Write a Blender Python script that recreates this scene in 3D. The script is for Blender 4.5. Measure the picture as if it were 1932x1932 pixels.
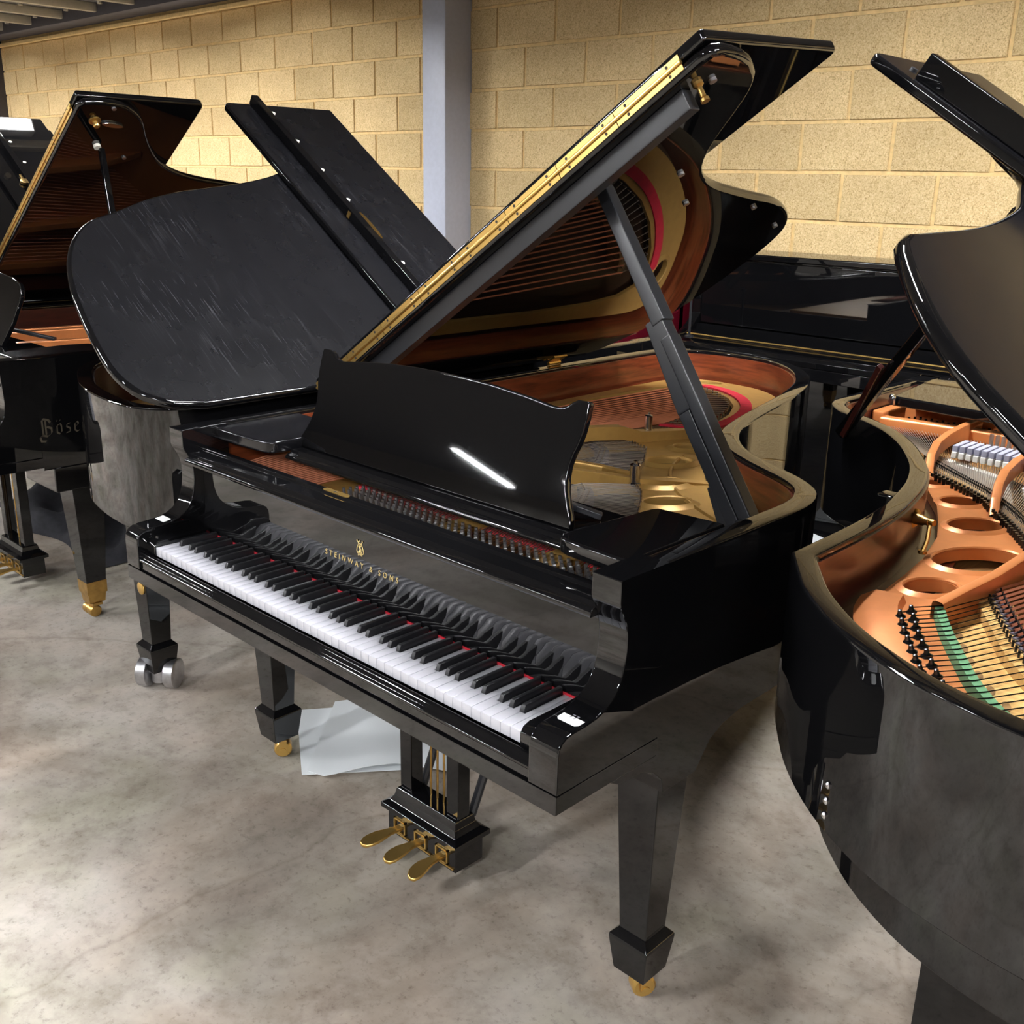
import bpy, bmesh, math, random
from mathutils import Vector, Matrix
from mathutils.geometry import tessellate_polygon
random.seed(7)
SC = bpy.context.scene
COL = SC.collection
for _o in list(bpy.data.objects):
    bpy.data.objects.remove(_o)

# ------------------------------------------------------------------ camera
cam_d = bpy.data.cameras.new('camera')
cam = bpy.data.objects.new('camera', cam_d)
COL.objects.link(cam)
cam_d.sensor_width = 36.0
cam_d.lens = 36.0 * 1955.52 / 1932.0
cam_d.clip_start = 0.05
RX = Vector((0.7169639, 0.69685568, 0.01883833))
DN = Vector((0.22486738, -0.2056082, -0.95244944))
FW = Vector((-0.65984648, 0.68710802, -0.30411377))
m = Matrix.Identity(4)
for i in range(3):
    m[i][0], m[i][1], m[i][2] = RX[i], -DN[i], -FW[i]
m[0][3], m[1][3], m[2][3] = 2.259986, -1.108479, 1.5881
cam.matrix_world = m
SC.camera = cam

# ------------------------------------------------------------------ world, view, light levels
w = bpy.data.worlds.new('room_air')
SC.world = w
w.use_nodes = True
w.node_tree.nodes['Background'].inputs[0].default_value = (0.60, 0.64, 0.70, 1)
w.node_tree.nodes['Background'].inputs[1].default_value = 0.02
SC.view_settings.view_transform = 'Standard'
SC.view_settings.look = 'None'
SC.view_settings.exposure = 0.0
SC.view_settings.gamma = 1.0
SC.view_settings.use_curve_mapping = False
TUBE_POWER = 640.0
LAMP_Z = 2.80
LAMPS = [(-9.0, -3.3), (-6.0, -3.3), (-3.0, -3.3), (0.0, -3.3), (3.0, -3.3), (5.6, -3.3),
         (-9.3, 1.2), (-6.8, 1.2), (-4.43, 1.24), (0.6, 1.2), (3.0, 1.2), (5.45, 1.2), (-6.9, -7.6), (-5.1, -7.7)]
SC.cycles.use_denoising = True
SC.cycles.max_bounces = 8
SC.cycles.glossy_bounces = 5
SC.cycles.caustics_reflective = False
SC.cycles.caustics_refractive = False
SC.cycles.sample_clamp_indirect = 4.0

# ------------------------------------------------------------------ materials
def lin(c):
    return tuple(((v / 12.92) if v <= 0.04045 else ((v + 0.055) / 1.055) ** 2.4) for v in c)
def srgb(r, g, b):
    return lin((r / 255, g / 255, b / 255)) + (1,)

class NT:
    def __init__(s, name):
        s.m = bpy.data.materials.new(name); s.m.use_nodes = True
        s.t = s.m.node_tree; s.b = s.t.nodes['Principled BSDF']
    def n(s, typ, **kw):
        nd = s.t.nodes.new(typ)
        for k, v in kw.items():
            if k.startswith('i_'):
                nd.inputs[k[2:].replace('_', ' ')].default_value = v
            else:
                setattr(nd, k, v)
        return nd
    def l(s, a, b): s.t.links.new(a, b)
    def ramp(s, stops):
        r = s.t.nodes.new('ShaderNodeValToRGB'); e = r.color_ramp.elements
        while len(e) < len(stops): e.new(0.5)
        for el, (p, c) in zip(e, stops):
            el.position = p; el.color = c if len(c) == 4 else tuple(c) + (1,)
        return r
    def coord(s, scale=(1, 1, 1), rot=(0, 0, 0), kind='Object'):
        tc = s.n('ShaderNodeTexCoord'); mp = s.n('ShaderNodeMapping')
        mp.inputs['Scale'].default_value = scale; mp.inputs['Rotation'].default_value = rot
        s.l(tc.outputs[kind], mp.inputs[0]); return mp.outputs[0]

def plain(name, col, rough=0.5, metal=0.0, coat=0.0, spec=0.5, noise=0.0):
    k = NT(name); b = k.b
    b.inputs['Base Color'].default_value = col
    b.inputs['Roughness'].default_value = rough
    b.inputs['Metallic'].default_value = metal
    b.inputs['Coat Weight'].default_value = coat
    b.inputs['Coat Roughness'].default_value = 0.03
    b.inputs['Specular IOR Level'].default_value = spec
    if noise:
        v = k.coord((1, 1, 1)); nz = k.n('ShaderNodeTexNoise', i_Scale=40.0, i_Detail=4.0)
        k.l(v, nz.inputs['Vector'])
        r = k.ramp([(0.3, tuple(c * (1 - noise) for c in col[:3])), (0.7, tuple(min(1, c * (1 + noise)) for c in col[:3]))])
        k.l(nz.outputs['Fac'], r.inputs[0]); k.l(r.outputs[0], b.inputs['Base Color'])
    return k.m

def lacquer(name, rough, wear):
    """black polyester piano lacquer with faint wear in the gloss"""
    k = NT(name); b = k.b
    b.inputs['Specular IOR Level'].default_value = 0.62 if wear < 0.2 else 0.36
    v = k.coord((1, 1, 1))
    n1 = k.n('ShaderNodeTexNoise', i_Scale=6.0, i_Detail=5.0, i_Roughness=0.6); k.l(v, n1.inputs['Vector'])
    mr = k.n('ShaderNodeMapRange'); mr.inputs['From Min'].default_value = 0.25; mr.inputs['From Max'].default_value = 0.8
    mr.inputs['To Min'].default_value = rough; mr.inputs['To Max'].default_value = rough + 0.012 + wear * 0.07
    k.l(n1.outputs['Fac'], mr.inputs['Value']); k.l(mr.outputs[0], b.inputs['Roughness'])
    b.inputs['Base Color'].default_value = (0.0035, 0.0035, 0.004, 1)
    if wear:
        acc = None
        for i, (rot, sc) in enumerate(((0.25, 1.0), (-0.45, 1.3), (1.15, 0.9), (-1.0, 1.1), (0.05, 1.7), (0.7, 1.2))):
            c = k.coord((7.0 * sc, 210 * sc, 3.0), (0, 0, rot + 1.57))
            nn = k.n('ShaderNodeTexNoise', i_Scale=1.0, i_Detail=2.0, i_Roughness=0.5, i_Distortion=0.25); k.l(c, nn.inputs['Vector'])
            rr = k.ramp([(0.655, (0, 0, 0)), (0.74, (1, 1, 1))]); k.l(nn.outputs['Fac'], rr.inputs[0])
            if acc is None: acc = rr.outputs[0]
            else:
                mx = k.n('ShaderNodeMix', data_type='RGBA', blend_type='LIGHTEN'); mx.inputs[0].default_value = 1
                k.l(acc, mx.inputs[6]); k.l(rr.outputs[0], mx.inputs[7]); acc = mx.outputs[2]
        n2 = k.n('ShaderNodeTexNoise', i_Scale=2.2, i_Detail=3.0); k.l(v, n2.inputs['Vector'])
        r2 = k.ramp([(0.4, (0.12,) * 3), (0.65, (1,) * 3)]); k.l(n2.outputs['Fac'], r2.inputs[0])
        mu = k.n('ShaderNodeMix', data_type='RGBA', blend_type='MULTIPLY'); mu.inputs[0].default_value = 1
        k.l(acc, mu.inputs[6]); k.l(r2.outputs[0], mu.inputs[7])
        mix = k.n('ShaderNodeMix', data_type='RGBA')
        mix.inputs[6].default_value = (0.006, 0.006, 0.0072, 1); mix.inputs[7].default_value = (0.034 * wear, 0.034 * wear, 0.038 * wear, 1)
        k.l(mu.outputs[2], mix.inputs[0]); k.l(mix.outputs[2], b.inputs['Base Color'])
    return k.m

def wood(name, dark, light, scale=(1, 1, 1), rough=0.3, coat=0.3, freq=6.0):
    k = NT(name); b = k.b
    v = k.coord(scale)
    n1 = k.n('ShaderNodeTexNoise', i_Scale=freq, i_Detail=8.0, i_Roughness=0.6, i_Distortion=0.4); k.l(v, n1.inputs['Vector'])
    r = k.ramp([(0.3, dark), (0.5, tuple((a + c) / 2 for a, c in zip(dark, light))), (0.72, light)])
    k.l(n1.outputs['Fac'], r.inputs[0]); k.l(r.outputs[0], b.inputs['Base Color'])
    b.inputs['Roughness'].default_value = rough
    b.inputs['Coat Weight'].default_value = coat; b.inputs['Coat Roughness'].default_value = 0.08
    return k.m

M = {}
M['black'] = lacquer('black_piano_lacquer', 0.015, 0.0)
M['worn'] = lacquer('worn_black_lacquer', 0.24, 0.9)
M['worn2'] = lacquer('scuffed_black_lacquer', 0.13, 0.35)
M['satin'] = plain('satin_black', (0.016, 0.017, 0.020, 1), 0.3)
M['felt_black'] = plain('black_cloth', (0.012, 0.012, 0.016, 1), 0.9, noise=0.3)
M['mahogany'] = wood('mahogany_veneer', lin((0.27, 0.10, 0.055)), lin((0.50, 0.24, 0.13)), (2.5, 2.5, 24), 0.3, 0.4, 3.0)
M['darkmahogany'] = wood('dark_mahogany_veneer', lin((0.17, 0.07, 0.06)), lin((0.30, 0.13, 0.10)), (2.5, 2.5, 24), 0.3, 0.4, 3.0)
M['goldplate'] = plain('bronze_gold_iron_plate', srgb(186, 146, 80), 0.36, 0.45, noise=0.06)
M['copperplate'] = plain('copper_orange_iron_plate', srgb(206, 128, 74), 0.36, 0.35, noise=0.05)
M['soundboard'] = wood('spruce_soundboard', lin((0.42, 0.30, 0.17)), lin((0.62, 0.47, 0.28)), (60, 3, 3), 0.4, 0.2, 2.0)
M['soundboard_dark'] = wood('darkened_spruce_soundboard', lin((0.16, 0.10, 0.055)), lin((0.27, 0.18, 0.10)), (60, 3, 3), 0.5, 0.1, 2.0)  # spruce darkened in colour so the plate holes look shaded
M['brass'] = plain('polished_brass', srgb(226, 186, 108), 0.28, 0.9)
M['oldbrass'] = plain('aged_brass', srgb(196, 158, 92), 0.34, 1.0, noise=0.15)
M['chrome'] = plain('nickel_plated_steel', (0.72, 0.72, 0.74, 1), 0.16, 1.0)
M['alu'] = plain('cast_aluminium', (0.56, 0.56, 0.58, 1), 0.36, 1.0, noise=0.15)
M['steel'] = plain('steel_string_wire', (0.42, 0.36, 0.30, 1), 0.4, 0.8)
M['copper'] = plain('copper_wound_wire', srgb(226, 146, 112), 0.45, 0.5)
M['bluepin'] = plain('blued_tuning_pin', (0.05, 0.055, 0.06, 1), 0.3, 1.0)
M['white_key'] = plain('white_key_acrylic', srgb(192, 192, 199), 0.16, coat=0.3)
M['black_key'] = plain('black_key_ebony', (0.012, 0.012, 0.014, 1), 0.38)
M['redfelt'] = plain('red_felt', srgb(196, 34, 52), 0.95, noise=0.12)
M['greenfelt'] = plain('green_felt', srgb(92, 138, 98), 0.95, noise=0.12)
M['greyfelt'] = plain('grey_damper_felt', srgb(150, 150, 166), 0.9, noise=0.08)
M['whitefelt'] = plain('white_felt', srgb(228, 224, 214), 0.9)
M['graphite'] = plain('graphite_black_cap', srgb(84, 80, 92), 0.6, noise=0.1)
M['maple'] = wood('maple_bridge', lin((0.74, 0.55, 0.30)), lin((0.92, 0.77, 0.50)), (3, 40, 3), 0.4, 0.2, 2.0)
M['gilt'] = plain('gilt_lettering', srgb(232, 206, 140), 0.35, 0.5)
M['dullgilt'] = plain('faded_gilt_lettering', srgb(84, 76, 64), 0.5, 0.3)
M['paper'] = plain('white_label_paper', srgb(236, 236, 236), 0.6)
M['ink'] = plain('grey_ink', srgb(150, 150, 158), 0.7)
M['maroon'] = lacquer('deep_red_lacquer', 0.06, 0.0)
M['maroon'].node_tree.nodes['Principled BSDF'].inputs['Base Color'].default_value = srgb(74, 10, 22)
M['lampmetal'] = plain('white_lamp_metal', (0.7, 0.7, 0.7, 1), 0.5)
M['hole'] = plain('screw_hole_dark', (0.03, 0.02, 0.012, 1), 0.6)
M['mortar'] = plain('ochre_mortar', srgb(226, 196, 138), 0.95, noise=0.12)
M['column'] = plain('blue_grey_steel_paint', srgb(182, 186, 200), 0.45, noise=0.04)
M['darkpaint_shade'] = plain('dark_grey_paint_and_shade', srgb(62, 60, 66), 0.7, noise=0.08)  # beams' own dark grey; on the far left column it stands for shade
M['deck'] = plain('grey_roof_deck', srgb(92, 92, 96), 0.7, noise=0.08)
M['rib'] = plain('pale_deck_rib', srgb(176, 172, 160), 0.6, noise=0.06)
M['sidewall'] = plain('far_wall_paint', srgb(128, 124, 118), 0.85, noise=0.05)
k = NT('fluorescent_tube')
k.t.nodes.remove(k.b); em = k.n('ShaderNodeEmission'); em.inputs[0].default_value = (0.97, 0.98, 1.0, 1); em.inputs[1].default_value = TUBE_POWER
k.l(em.outputs[0], k.t.nodes['Material Output'].inputs[0]); M['tube'] = k.m

def block_mat():
    k = NT('buff_concrete_block'); b = k.b
    v = k.coord((1, 1, 1))
    fine = k.n('ShaderNodeTexNoise', i_Scale=170.0, i_Detail=3.0, i_Roughness=0.7); k.l(v, fine.inputs['Vector'])
    big = k.n('ShaderNodeTexNoise', i_Scale=7.0, i_Detail=4.0); k.l(v, big.inputs['Vector'])
    r = k.ramp([(0.30, srgb(164, 132, 88)), (0.45, srgb(216, 189, 140)), (0.58, srgb(228, 203, 156)), (0.76, srgb(246, 228, 190))])
    k.l(fine.outputs['Fac'], r.inputs[0])
    oi = k.n('ShaderNodeObjectInfo')
    tone = k.ramp([(0.0, (0.86, 0.85, 0.82)), (0.5, (0.97, 0.96, 0.94)), (1.0, (1.06, 1.04, 1.02))]); k.l(oi.outputs['Random'], tone.inputs[0])
    mu = k.n('ShaderNodeMix', data_type='RGBA', blend_type='MULTIPLY'); mu.inputs[0].default_value = 1
    k.l(r.outputs[0], mu.inputs[6]); k.l(tone.outputs[0], mu.inputs[7])
    r2 = k.ramp([(0.35, (0.93, 0.92, 0.90)), (0.65, (1.04, 1.04, 1.03))]); k.l(big.outputs['Fac'], r2.inputs[0])
    m2 = k.n('ShaderNodeMix', data_type='RGBA', blend_type='MULTIPLY'); m2.inputs[0].default_value = 1
    k.l(mu.outputs[2], m2.inputs[6]); k.l(r2.outputs[0], m2.inputs[7]); k.l(m2.outputs[2], b.inputs['Base Color'])
    bp = k.n('ShaderNodeBump'); bp.inputs['Strength'].default_value = 0.5; bp.inputs['Distance'].default_value = 0.004
    k.l(fine.outputs['Fac'], bp.inputs['Height']); k.l(bp.outputs[0], b.inputs['Normal'])
    b.inputs['Roughness'].default_value = 0.95; b.inputs['Specular IOR Level'].default_value = 0.2
    return k.m
M['block'] = block_mat()

def floor_mat():
    k = NT('stained_concrete'); b = k.b
    v = k.coord((1, 1, 1))
    n1 = k.n('ShaderNodeTexNoise', i_Scale=1.3, i_Detail=6.0, i_Roughness=0.62, i_Distortion=0.5); k.l(v, n1.inputs['Vector'])
    n2 = k.n('ShaderNodeTexNoise', i_Scale=9.0, i_Detail=8.0, i_Roughness=0.7); k.l(v, n2.inputs['Vector'])
    n3 = k.n('ShaderNodeTexNoise', i_Scale=48.0, i_Detail=5.0, i_Roughness=0.75); k.l(v, n3.inputs['Vector'])
    r1 = k.ramp([(0.30, srgb(116, 106, 96)), (0.46, srgb(154, 145, 134)), (0.60, srgb(180, 172, 162)), (0.75, srgb(200, 193, 184))])
    k.l(n1.outputs['Fac'], r1.inputs[0])
    r2 = k.ramp([(0.30, (0.62, 0.59, 0.56)), (0.50, (0.97, 0.97, 0.97)), (0.72, (1.12, 1.11, 1.09))]); k.l(n2.outputs['Fac'], r2.inputs[0])
    mu = k.n('ShaderNodeMix', data_type='RGBA', blend_type='MULTIPLY'); mu.inputs[0].default_value = 0.85
    k.l(r1.outputs[0], mu.inputs[6]); k.l(r2.outputs[0], mu.inputs[7])
    r3 = k.ramp([(0.30, (0.52, 0.50, 0.48)), (0.45, (1, 1, 1)), (0.75, (1.06, 1.06, 1.06))]); k.l(n3.outputs['Fac'], r3.inputs[0])
    m2 = k.n('ShaderNodeMix', data_type='RGBA', blend_type='MULTIPLY'); m2.inputs[0].default_value = 0.75
    k.l(mu.outputs[2], m2.inputs[6]); k.l(r3.outputs[0], m2.inputs[7])
    # tints: faint greenish and pinkish stains
    n4 = k.n('ShaderNodeTexNoise', i_Scale=2.1, i_Detail=3.0); v4 = k.coord((1, 1, 1), (0, 0, 1.0)); k.l(v4, n4.inputs['Vector'])
    r4 = k.ramp([(0.36, (1.03, 0.97, 0.94)), (0.52, (1, 1, 1)), (0.66, (0.97, 1.0, 0.93))]); k.l(n4.outputs['Fac'], r4.inputs[0])
    m3 = k.n('ShaderNodeMix', data_type='RGBA', blend_type='MULTIPLY'); m3.inputs[0].default_value = 1
    k.l(m2.outputs[2], m3.inputs[6]); k.l(r4.outputs[0], m3.inputs[7])
    # hairline cracks
    vo = k.n('ShaderNodeTexVoronoi', feature='DISTANCE_TO_EDGE', i_Scale=0.55); vd = k.n('ShaderNodeTexNoise', i_Scale=3.0, i_Detail=4.0)
    k.l(v, vd.inputs['Vector']); mxv = k.n('ShaderNodeMix', data_type='RGBA', blend_type='LINEAR_LIGHT'); mxv.inputs[0].default_value = 0.12
    k.l(v, mxv.inputs[6]); k.l(vd.outputs['Color'], mxv.inputs[7]); k.l(mxv.outputs[2], vo.inputs['Vector'])
    rc = k.ramp([(0.0, (0.72, 0.70, 0.67)), (0.006, (1, 1, 1))]); k.l(vo.outputs['Distance'], rc.inputs[0])
    m4 = k.n('ShaderNodeMix', data_type='RGBA', blend_type='MULTIPLY'); m4.inputs[0].default_value = 0.6
    k.l(m3.outputs[2], m4.inputs[6]); k.l(rc.outputs[0], m4.inputs[7]); k.l(m4.outputs[2], b.inputs['Base Color'])
    mr = k.n('ShaderNodeMapRange'); mr.inputs['To Min'].default_value = 0.55; mr.inputs['To Max'].default_value = 0.8
    k.l(n2.outputs['Fac'], mr.inputs['Value']); k.l(mr.outputs[0], b.inputs['Roughness'])
    bp = k.n('ShaderNodeBump'); bp.inputs['Strength'].default_value = 0.12; bp.inputs['Distance'].default_value = 0.003
    k.l(n3.outputs['Fac'], bp.inputs['Height']); k.l(bp.outputs[0], b.inputs['Normal'])
    b.inputs['Specular IOR Level'].default_value = 0.25
    return k.m
M['floor'] = floor_mat()

# ------------------------------------------------------------------ mesh helpers
def V(*a): return Vector(a)

class MB:
    def __init__(s): s.bm = bmesh.new()
    def merge(s, b, bevel=0.0, seg=2, keep=None, ang=32):
        if bevel:
            es = [e for e in b.edges if len(e.link_faces) == 2 and e.calc_face_angle(0) > math.radians(ang) and (keep is None or keep(e))]
            if es:
                bmesh.ops.bevel(b, geom=es, offset=bevel, segments=seg, profile=0.5, affect='EDGES', clamp_overlap=True)
        me = bpy.data.meshes.new('t'); b.to_mesh(me); b.free(); s.bm.from_mesh(me); bpy.data.meshes.remove(me); return s
    def box(s, x0, x1, y0, y1, z0, z1, bevel=0.0, seg=2, f=None):
        b = bmesh.new(); c = [(x0, y0, z0), (x1, y0, z0), (x1, y1, z0), (x0, y1, z0), (x0, y0, z1), (x1, y0, z1), (x1, y1, z1), (x0, y1, z1)]
        vs = [b.verts.new(f(*p) if f else p) for p in c]
        for q in ((0, 3, 2, 1), (4, 5, 6, 7), (0, 1, 5, 4), (1, 2, 6, 5), (2, 3, 7, 6), (3, 0, 4, 7)): b.faces.new([vs[i] for i in q])
        bmesh.ops.recalc_face_normals(b, faces=b.faces)
        return s.merge(b, bevel, seg)
    def prism(s, pts, h0, h1, f, bevel=0.0, seg=2, keep=None):
        """extrude the outline pts (u, v) from h0 to h1; f(u, v, h) -> point"""
        b = bmesh.new(); n = len(pts)
        lo = [b.verts.new(f(u, v, h0)) for u, v in pts]; hi = [b.verts.new(f(u, v, h1)) for u, v in pts]
        b.faces.new(lo[::-1]); b.faces.new(hi)
        for i in range(n): b.faces.new((lo[i], lo[(i + 1) % n], hi[(i + 1) % n], hi[i]))
        bmesh.ops.recalc_face_normals(b, faces=b.faces)
        return s.merge(b, bevel, seg, keep)
    def holed(s, outer, holes, h0, h1, f):
        """flat plate with real holes"""
        b = bmesh.new(); loops = [outer] + holes; flat = [p for l in loops for p in l]
        tris = tessellate_polygon([[Vector((u, v, 0)) for u, v in l] for l in loops])
        lo = [b.verts.new(f(u, v, h0)) for u, v in flat]; hi = [b.verts.new(f(u, v, h1)) for u, v in flat]
        for t in tris:
            for vs in ([lo[i] for i in t], [hi[i] for i in t]):
                try: b.faces.new(vs)
                except ValueError: pass
        o = 0
        for l in loops:
            n = len(l)
            for i in range(n):
                a, c = o + i, o + (i + 1) % n
                try: b.faces.new((lo[a], lo[c], hi[c], hi[a]))
                except ValueError: pass
            o += n
        bmesh.ops.recalc_face_normals(b, faces=b.faces)
        return s.merge(b)
    def tube(s, pts, r, n=8, cap=True, rs=None):
        b = bmesh.new(); pts = [Vector(p) for p in pts]; rings = []
        for i, p in enumerate(pts):
            d = (pts[min(i + 1, len(pts) - 1)] - pts[max(i - 1, 0)]).normalized()
            a = d.orthogonal().normalized() if i == 0 else (rings[-1][1] - d * rings[-1][1].dot(d)).normalized()
            c = d.cross(a); rr = rs[i] if rs else r
            rings.append(([b.verts.new(p + (a * math.cos(t * 2 * math.pi / n) + c * math.sin(t * 2 * math.pi / n)) * rr) for t in range(n)], a))
        for (p, _), (q, _) in zip(rings, rings[1:]):
            for t in range(n): b.faces.new((p[t], p[(t + 1) % n], q[(t + 1) % n], q[t]))
        if cap: b.faces.new(rings[0][0][::-1]); b.faces.new(rings[-1][0])
        return s.merge(b)
    def bar(s, p0, p1, w, h, up=(0, 0, 1), bevel=0.0, w1=None, h1=None):
        """rectangular bar from p0 to p1; w across, h along up"""
        p0, p1, up = Vector(p0), Vector(p1), Vector(up); d = (p1 - p0).normalized(); sd = d.cross(up).normalized(); u = sd.cross(d).normalized()
        b = bmesh.new(); w1 = w if w1 is None else w1; h1 = h if h1 is None else h1
        A = [b.verts.new(p0 + sd * x * w / 2 + u * y * h / 2) for x, y in ((-1, -1), (1, -1), (1, 1), (-1, 1))]
        B = [b.verts.new(p1 + sd * x * w1 / 2 + u * y * h1 / 2) for x, y in ((-1, -1), (1, -1), (1, 1), (-1, 1))]
        b.faces.new(A[::-1]); b.faces.new(B)
        for i in range(4): b.faces.new((A[i], A[(i + 1) % 4], B[(i + 1) % 4], B[i]))
        bmesh.ops.recalc_face_normals(b, faces=b.faces)
        return s.merge(b, bevel)
    def disc(s, c, ax, r, h, n=16, bevel=0.0, sc=(1, 1)):
        c, ax = Vector(c), Vector(ax).normalized(); a = ax.orthogonal().normalized(); q = ax.cross(a); b = bmesh.new()
        lo = [b.verts.new(c + a * r * sc[0] * math.cos(t * 2 * math.pi / n) + q * r * sc[1] * math.sin(t * 2 * math.pi / n)) for t in range(n)]
        hi = [b.verts.new(v.co + ax * h) for v in lo]
        b.faces.new(lo[::-1]); b.faces.new(hi)
        for t in range(n): b.faces.new((lo[t], lo[(t + 1) % n], hi[(t + 1) % n], hi[t]))
        return s.merge(b, bevel)
    def sweep(s, path, section, closed=False, bevel=0.0):
        """sweep a (inward, z) section along a plan path (x, y); inward is to the right of travel"""
        n = len(path); b = bmesh.new(); rings = []
        P = [Vector((x, y, 0)) for x, y in path]
        for i in range(n):
            if closed: a, c = P[i - 1], P[(i + 1) % n]
            else: a, c = P[max(i - 1, 0)], P[min(i + 1, n - 1)]
            d1 = (P[i] - a) if (P[i] - a).length > 1e-9 else (c - P[i]); d2 = (c - P[i]) if (c - P[i]).length > 1e-9 else d1
            d1, d2 = d1.normalized(), d2.normalized(); t = (d1 + d2).normalized(); nr = Vector((t.y, -t.x, 0)); sc = 1 / max(0.5, t.dot(d1))
            rings.append([b.verts.new((P[i].x + nr.x * u * sc, P[i].y + nr.y * u * sc, z)) for u, z in section])
        k = len(section)
        pr = list(zip(rings, rings[1:])) + ([(rings[-1], rings[0])] if closed else [])
        for p, q in pr:
            for t in range(k): b.faces.new((p[t], p[(t + 1) % k], q[(t + 1) % k], q[t]))
        if not closed: b.faces.new(rings[0][::-1]); b.faces.new(rings[-1])
        bmesh.ops.recalc_face_normals(b, faces=b.faces)
        return s.merge(b, bevel)
    def loft(s, secs, bevel=0.0, seg=2):
        """stack of rectangles (z, cx, cy, hx, hy)"""
        b = bmesh.new(); R = [[b.verts.new((cx + x * hx, cy + y * hy, z)) for x, y in ((-1, -1), (1, -1), (1, 1), (-1, 1))] for z, cx, cy, hx, hy in secs]
        b.faces.new(R[0][::-1]); b.faces.new(R[-1])
        for p, q in zip(R, R[1:]):
            for i in range(4): b.faces.new((p[i], p[(i + 1) % 4], q[(i + 1) % 4], q[i]))
        bmesh.ops.recalc_face_normals(b, faces=b.faces)
        return s.merge(b, bevel, seg, ang=12)
    def lathe(s, c, ax, prof, n=16):
        c, ax = Vector(c), Vector(ax).normalized(); a = ax.orthogonal().normalized(); q = ax.cross(a); b = bmesh.new()
        R = [[b.verts.new(c + ax * h + (a * math.cos(t * 2 * math.pi / n) + q * math.sin(t * 2 * math.pi / n)) * r) for t in range(n)] for r, h in prof]
        b.faces.new(R[0][::-1]); b.faces.new(R[-1])
        for p, w_ in zip(R, R[1:]):
            for t in range(n): b.faces.new((p[t], p[(t + 1) % n], w_[(t + 1) % n], w_[t]))
        bmesh.ops.recalc_face_normals(b, faces=b.faces)
        return s.merge(b)
    def mesh(s, name, mat, smooth=True, ang=35):
        me = bpy.data.meshes.new(name); s.bm.to_mesh(me); s.bm.free()
        me.materials.append(mat)
        if smooth:
            for p in me.polygons: p.use_smooth = True
            me.set_sharp_from_angle(angle=math.radians(ang))
        return me

def put(name, me, parent=None, kind=None, label=None, loc=None):
    o = bpy.data.objects.new(name, me); COL.objects.link(o)
    if parent: o.parent = parent
    if loc is not None: o.location = loc
    if kind: o['kind'] = kind
    if label: o['label'] = label
    return o
def part(name, mb, mat, parent, **kw):
    o = put(name, mb.mesh(name, M[mat]), parent, **kw)
    if kw.get('kind') != 'stuff':
        wn = o.modifiers.new('wn', 'WEIGHTED_NORMAL'); wn.keep_sharp = True; wn.weight = 80; wn.mode = 'FACE_AREA'
    return o
def thing(name, label, cat, loc=(0, 0, 0), rotz=0.0, group=None):
    o = bpy.data.objects.new(name, None); COL.objects.link(o); o.empty_display_size = 0.1
    o.location = loc; o.rotation_euler = (0, 0, rotz); o['label'] = label; o['category'] = cat
    if group: o['group'] = group
    return o
def tag(o, label, cat, group=None):
    o['label'] = label; o['category'] = cat
    if group: o['group'] = group
    return o

def smooth_path(pts, step=0.03, corners=()):
    """centripetal-ish Catmull-Rom through pts"""
    out = []; n = len(pts); P = [Vector((x, y)) for x, y in pts]
    for i in range(n - 1):
        p1, p2 = P[i], P[i + 1]
        p0 = P[i - 1] if i > 0 and i not in corners else p1 - (p2 - p1)
        p3 = P[i + 2] if i + 2 < n and (i + 1) not in corners else p2 + (p2 - p1)
        L = (p2 - p1).length; k = max(1, int(L / step)) if L < 0.6 else 6
        m1 = (p2 - p0) * (L / max(1e-6, (p2 - p1).length + (p1 - p0).length)); m2 = (p3 - p1) * (L / max(1e-6, (p3 - p2).length + (p2 - p1).length))
        for j in range(k):
            t = j / k; t2, t3 = t * t, t * t * t
            q = p1 * (2 * t3 - 3 * t2 + 1) + m1 * (t3 - 2 * t2 + t) + p2 * (-2 * t3 + 3 * t2) + m2 * (t3 - t2)
            out.append((q.x, q.y))
    out.append(pts[-1]); return out
def offset_path(path, d):
    out = []
    for i, (x, y) in enumerate(path):
        a, c = path[max(i - 1, 0)], path[min(i + 1, len(path) - 1)]
        t = Vector((c[0] - a[0], c[1] - a[1])).normalized(); out.append((x + t.y * d, y - t.x * d))
    return out
def ell(cx, cy, rx, ry, rot=0.0, n=28):
    return [(cx + rx * math.cos(t) * math.cos(rot) - ry * math.sin(t) * math.sin(rot), cy + rx * math.cos(t) * math.sin(rot) + ry * math.sin(t) * math.cos(rot)) for t in [2 * math.pi * i / n for i in range(n)]]
XYZ = lambda u, v, h: (u, v, h)
def text_mesh(body, size, f, depth=0.0006, spacing=1.0):
    """letters as geometry; f maps (u right, v up, w out) -> point, centred on u"""
    c = bpy.data.curves.new('t', 'FONT'); c.body = body; c.size = size; c.extrude = depth; c.align_x = 'CENTER'; c.space_character = spacing; c.resolution_u = 3
    o = bpy.data.objects.new('t', c); COL.objects.link(o); bpy.context.view_layer.update()
    me = bpy.data.meshes.new_from_object(o.evaluated_get(bpy.context.evaluated_depsgraph_get()))
    bpy.data.objects.remove(o); b = bmesh.new(); b.from_mesh(me); bpy.data.meshes.remove(me)
    for v in b.verts: v.co = Vector(f(v.co.x, v.co.y, v.co.z))
    return b

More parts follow.
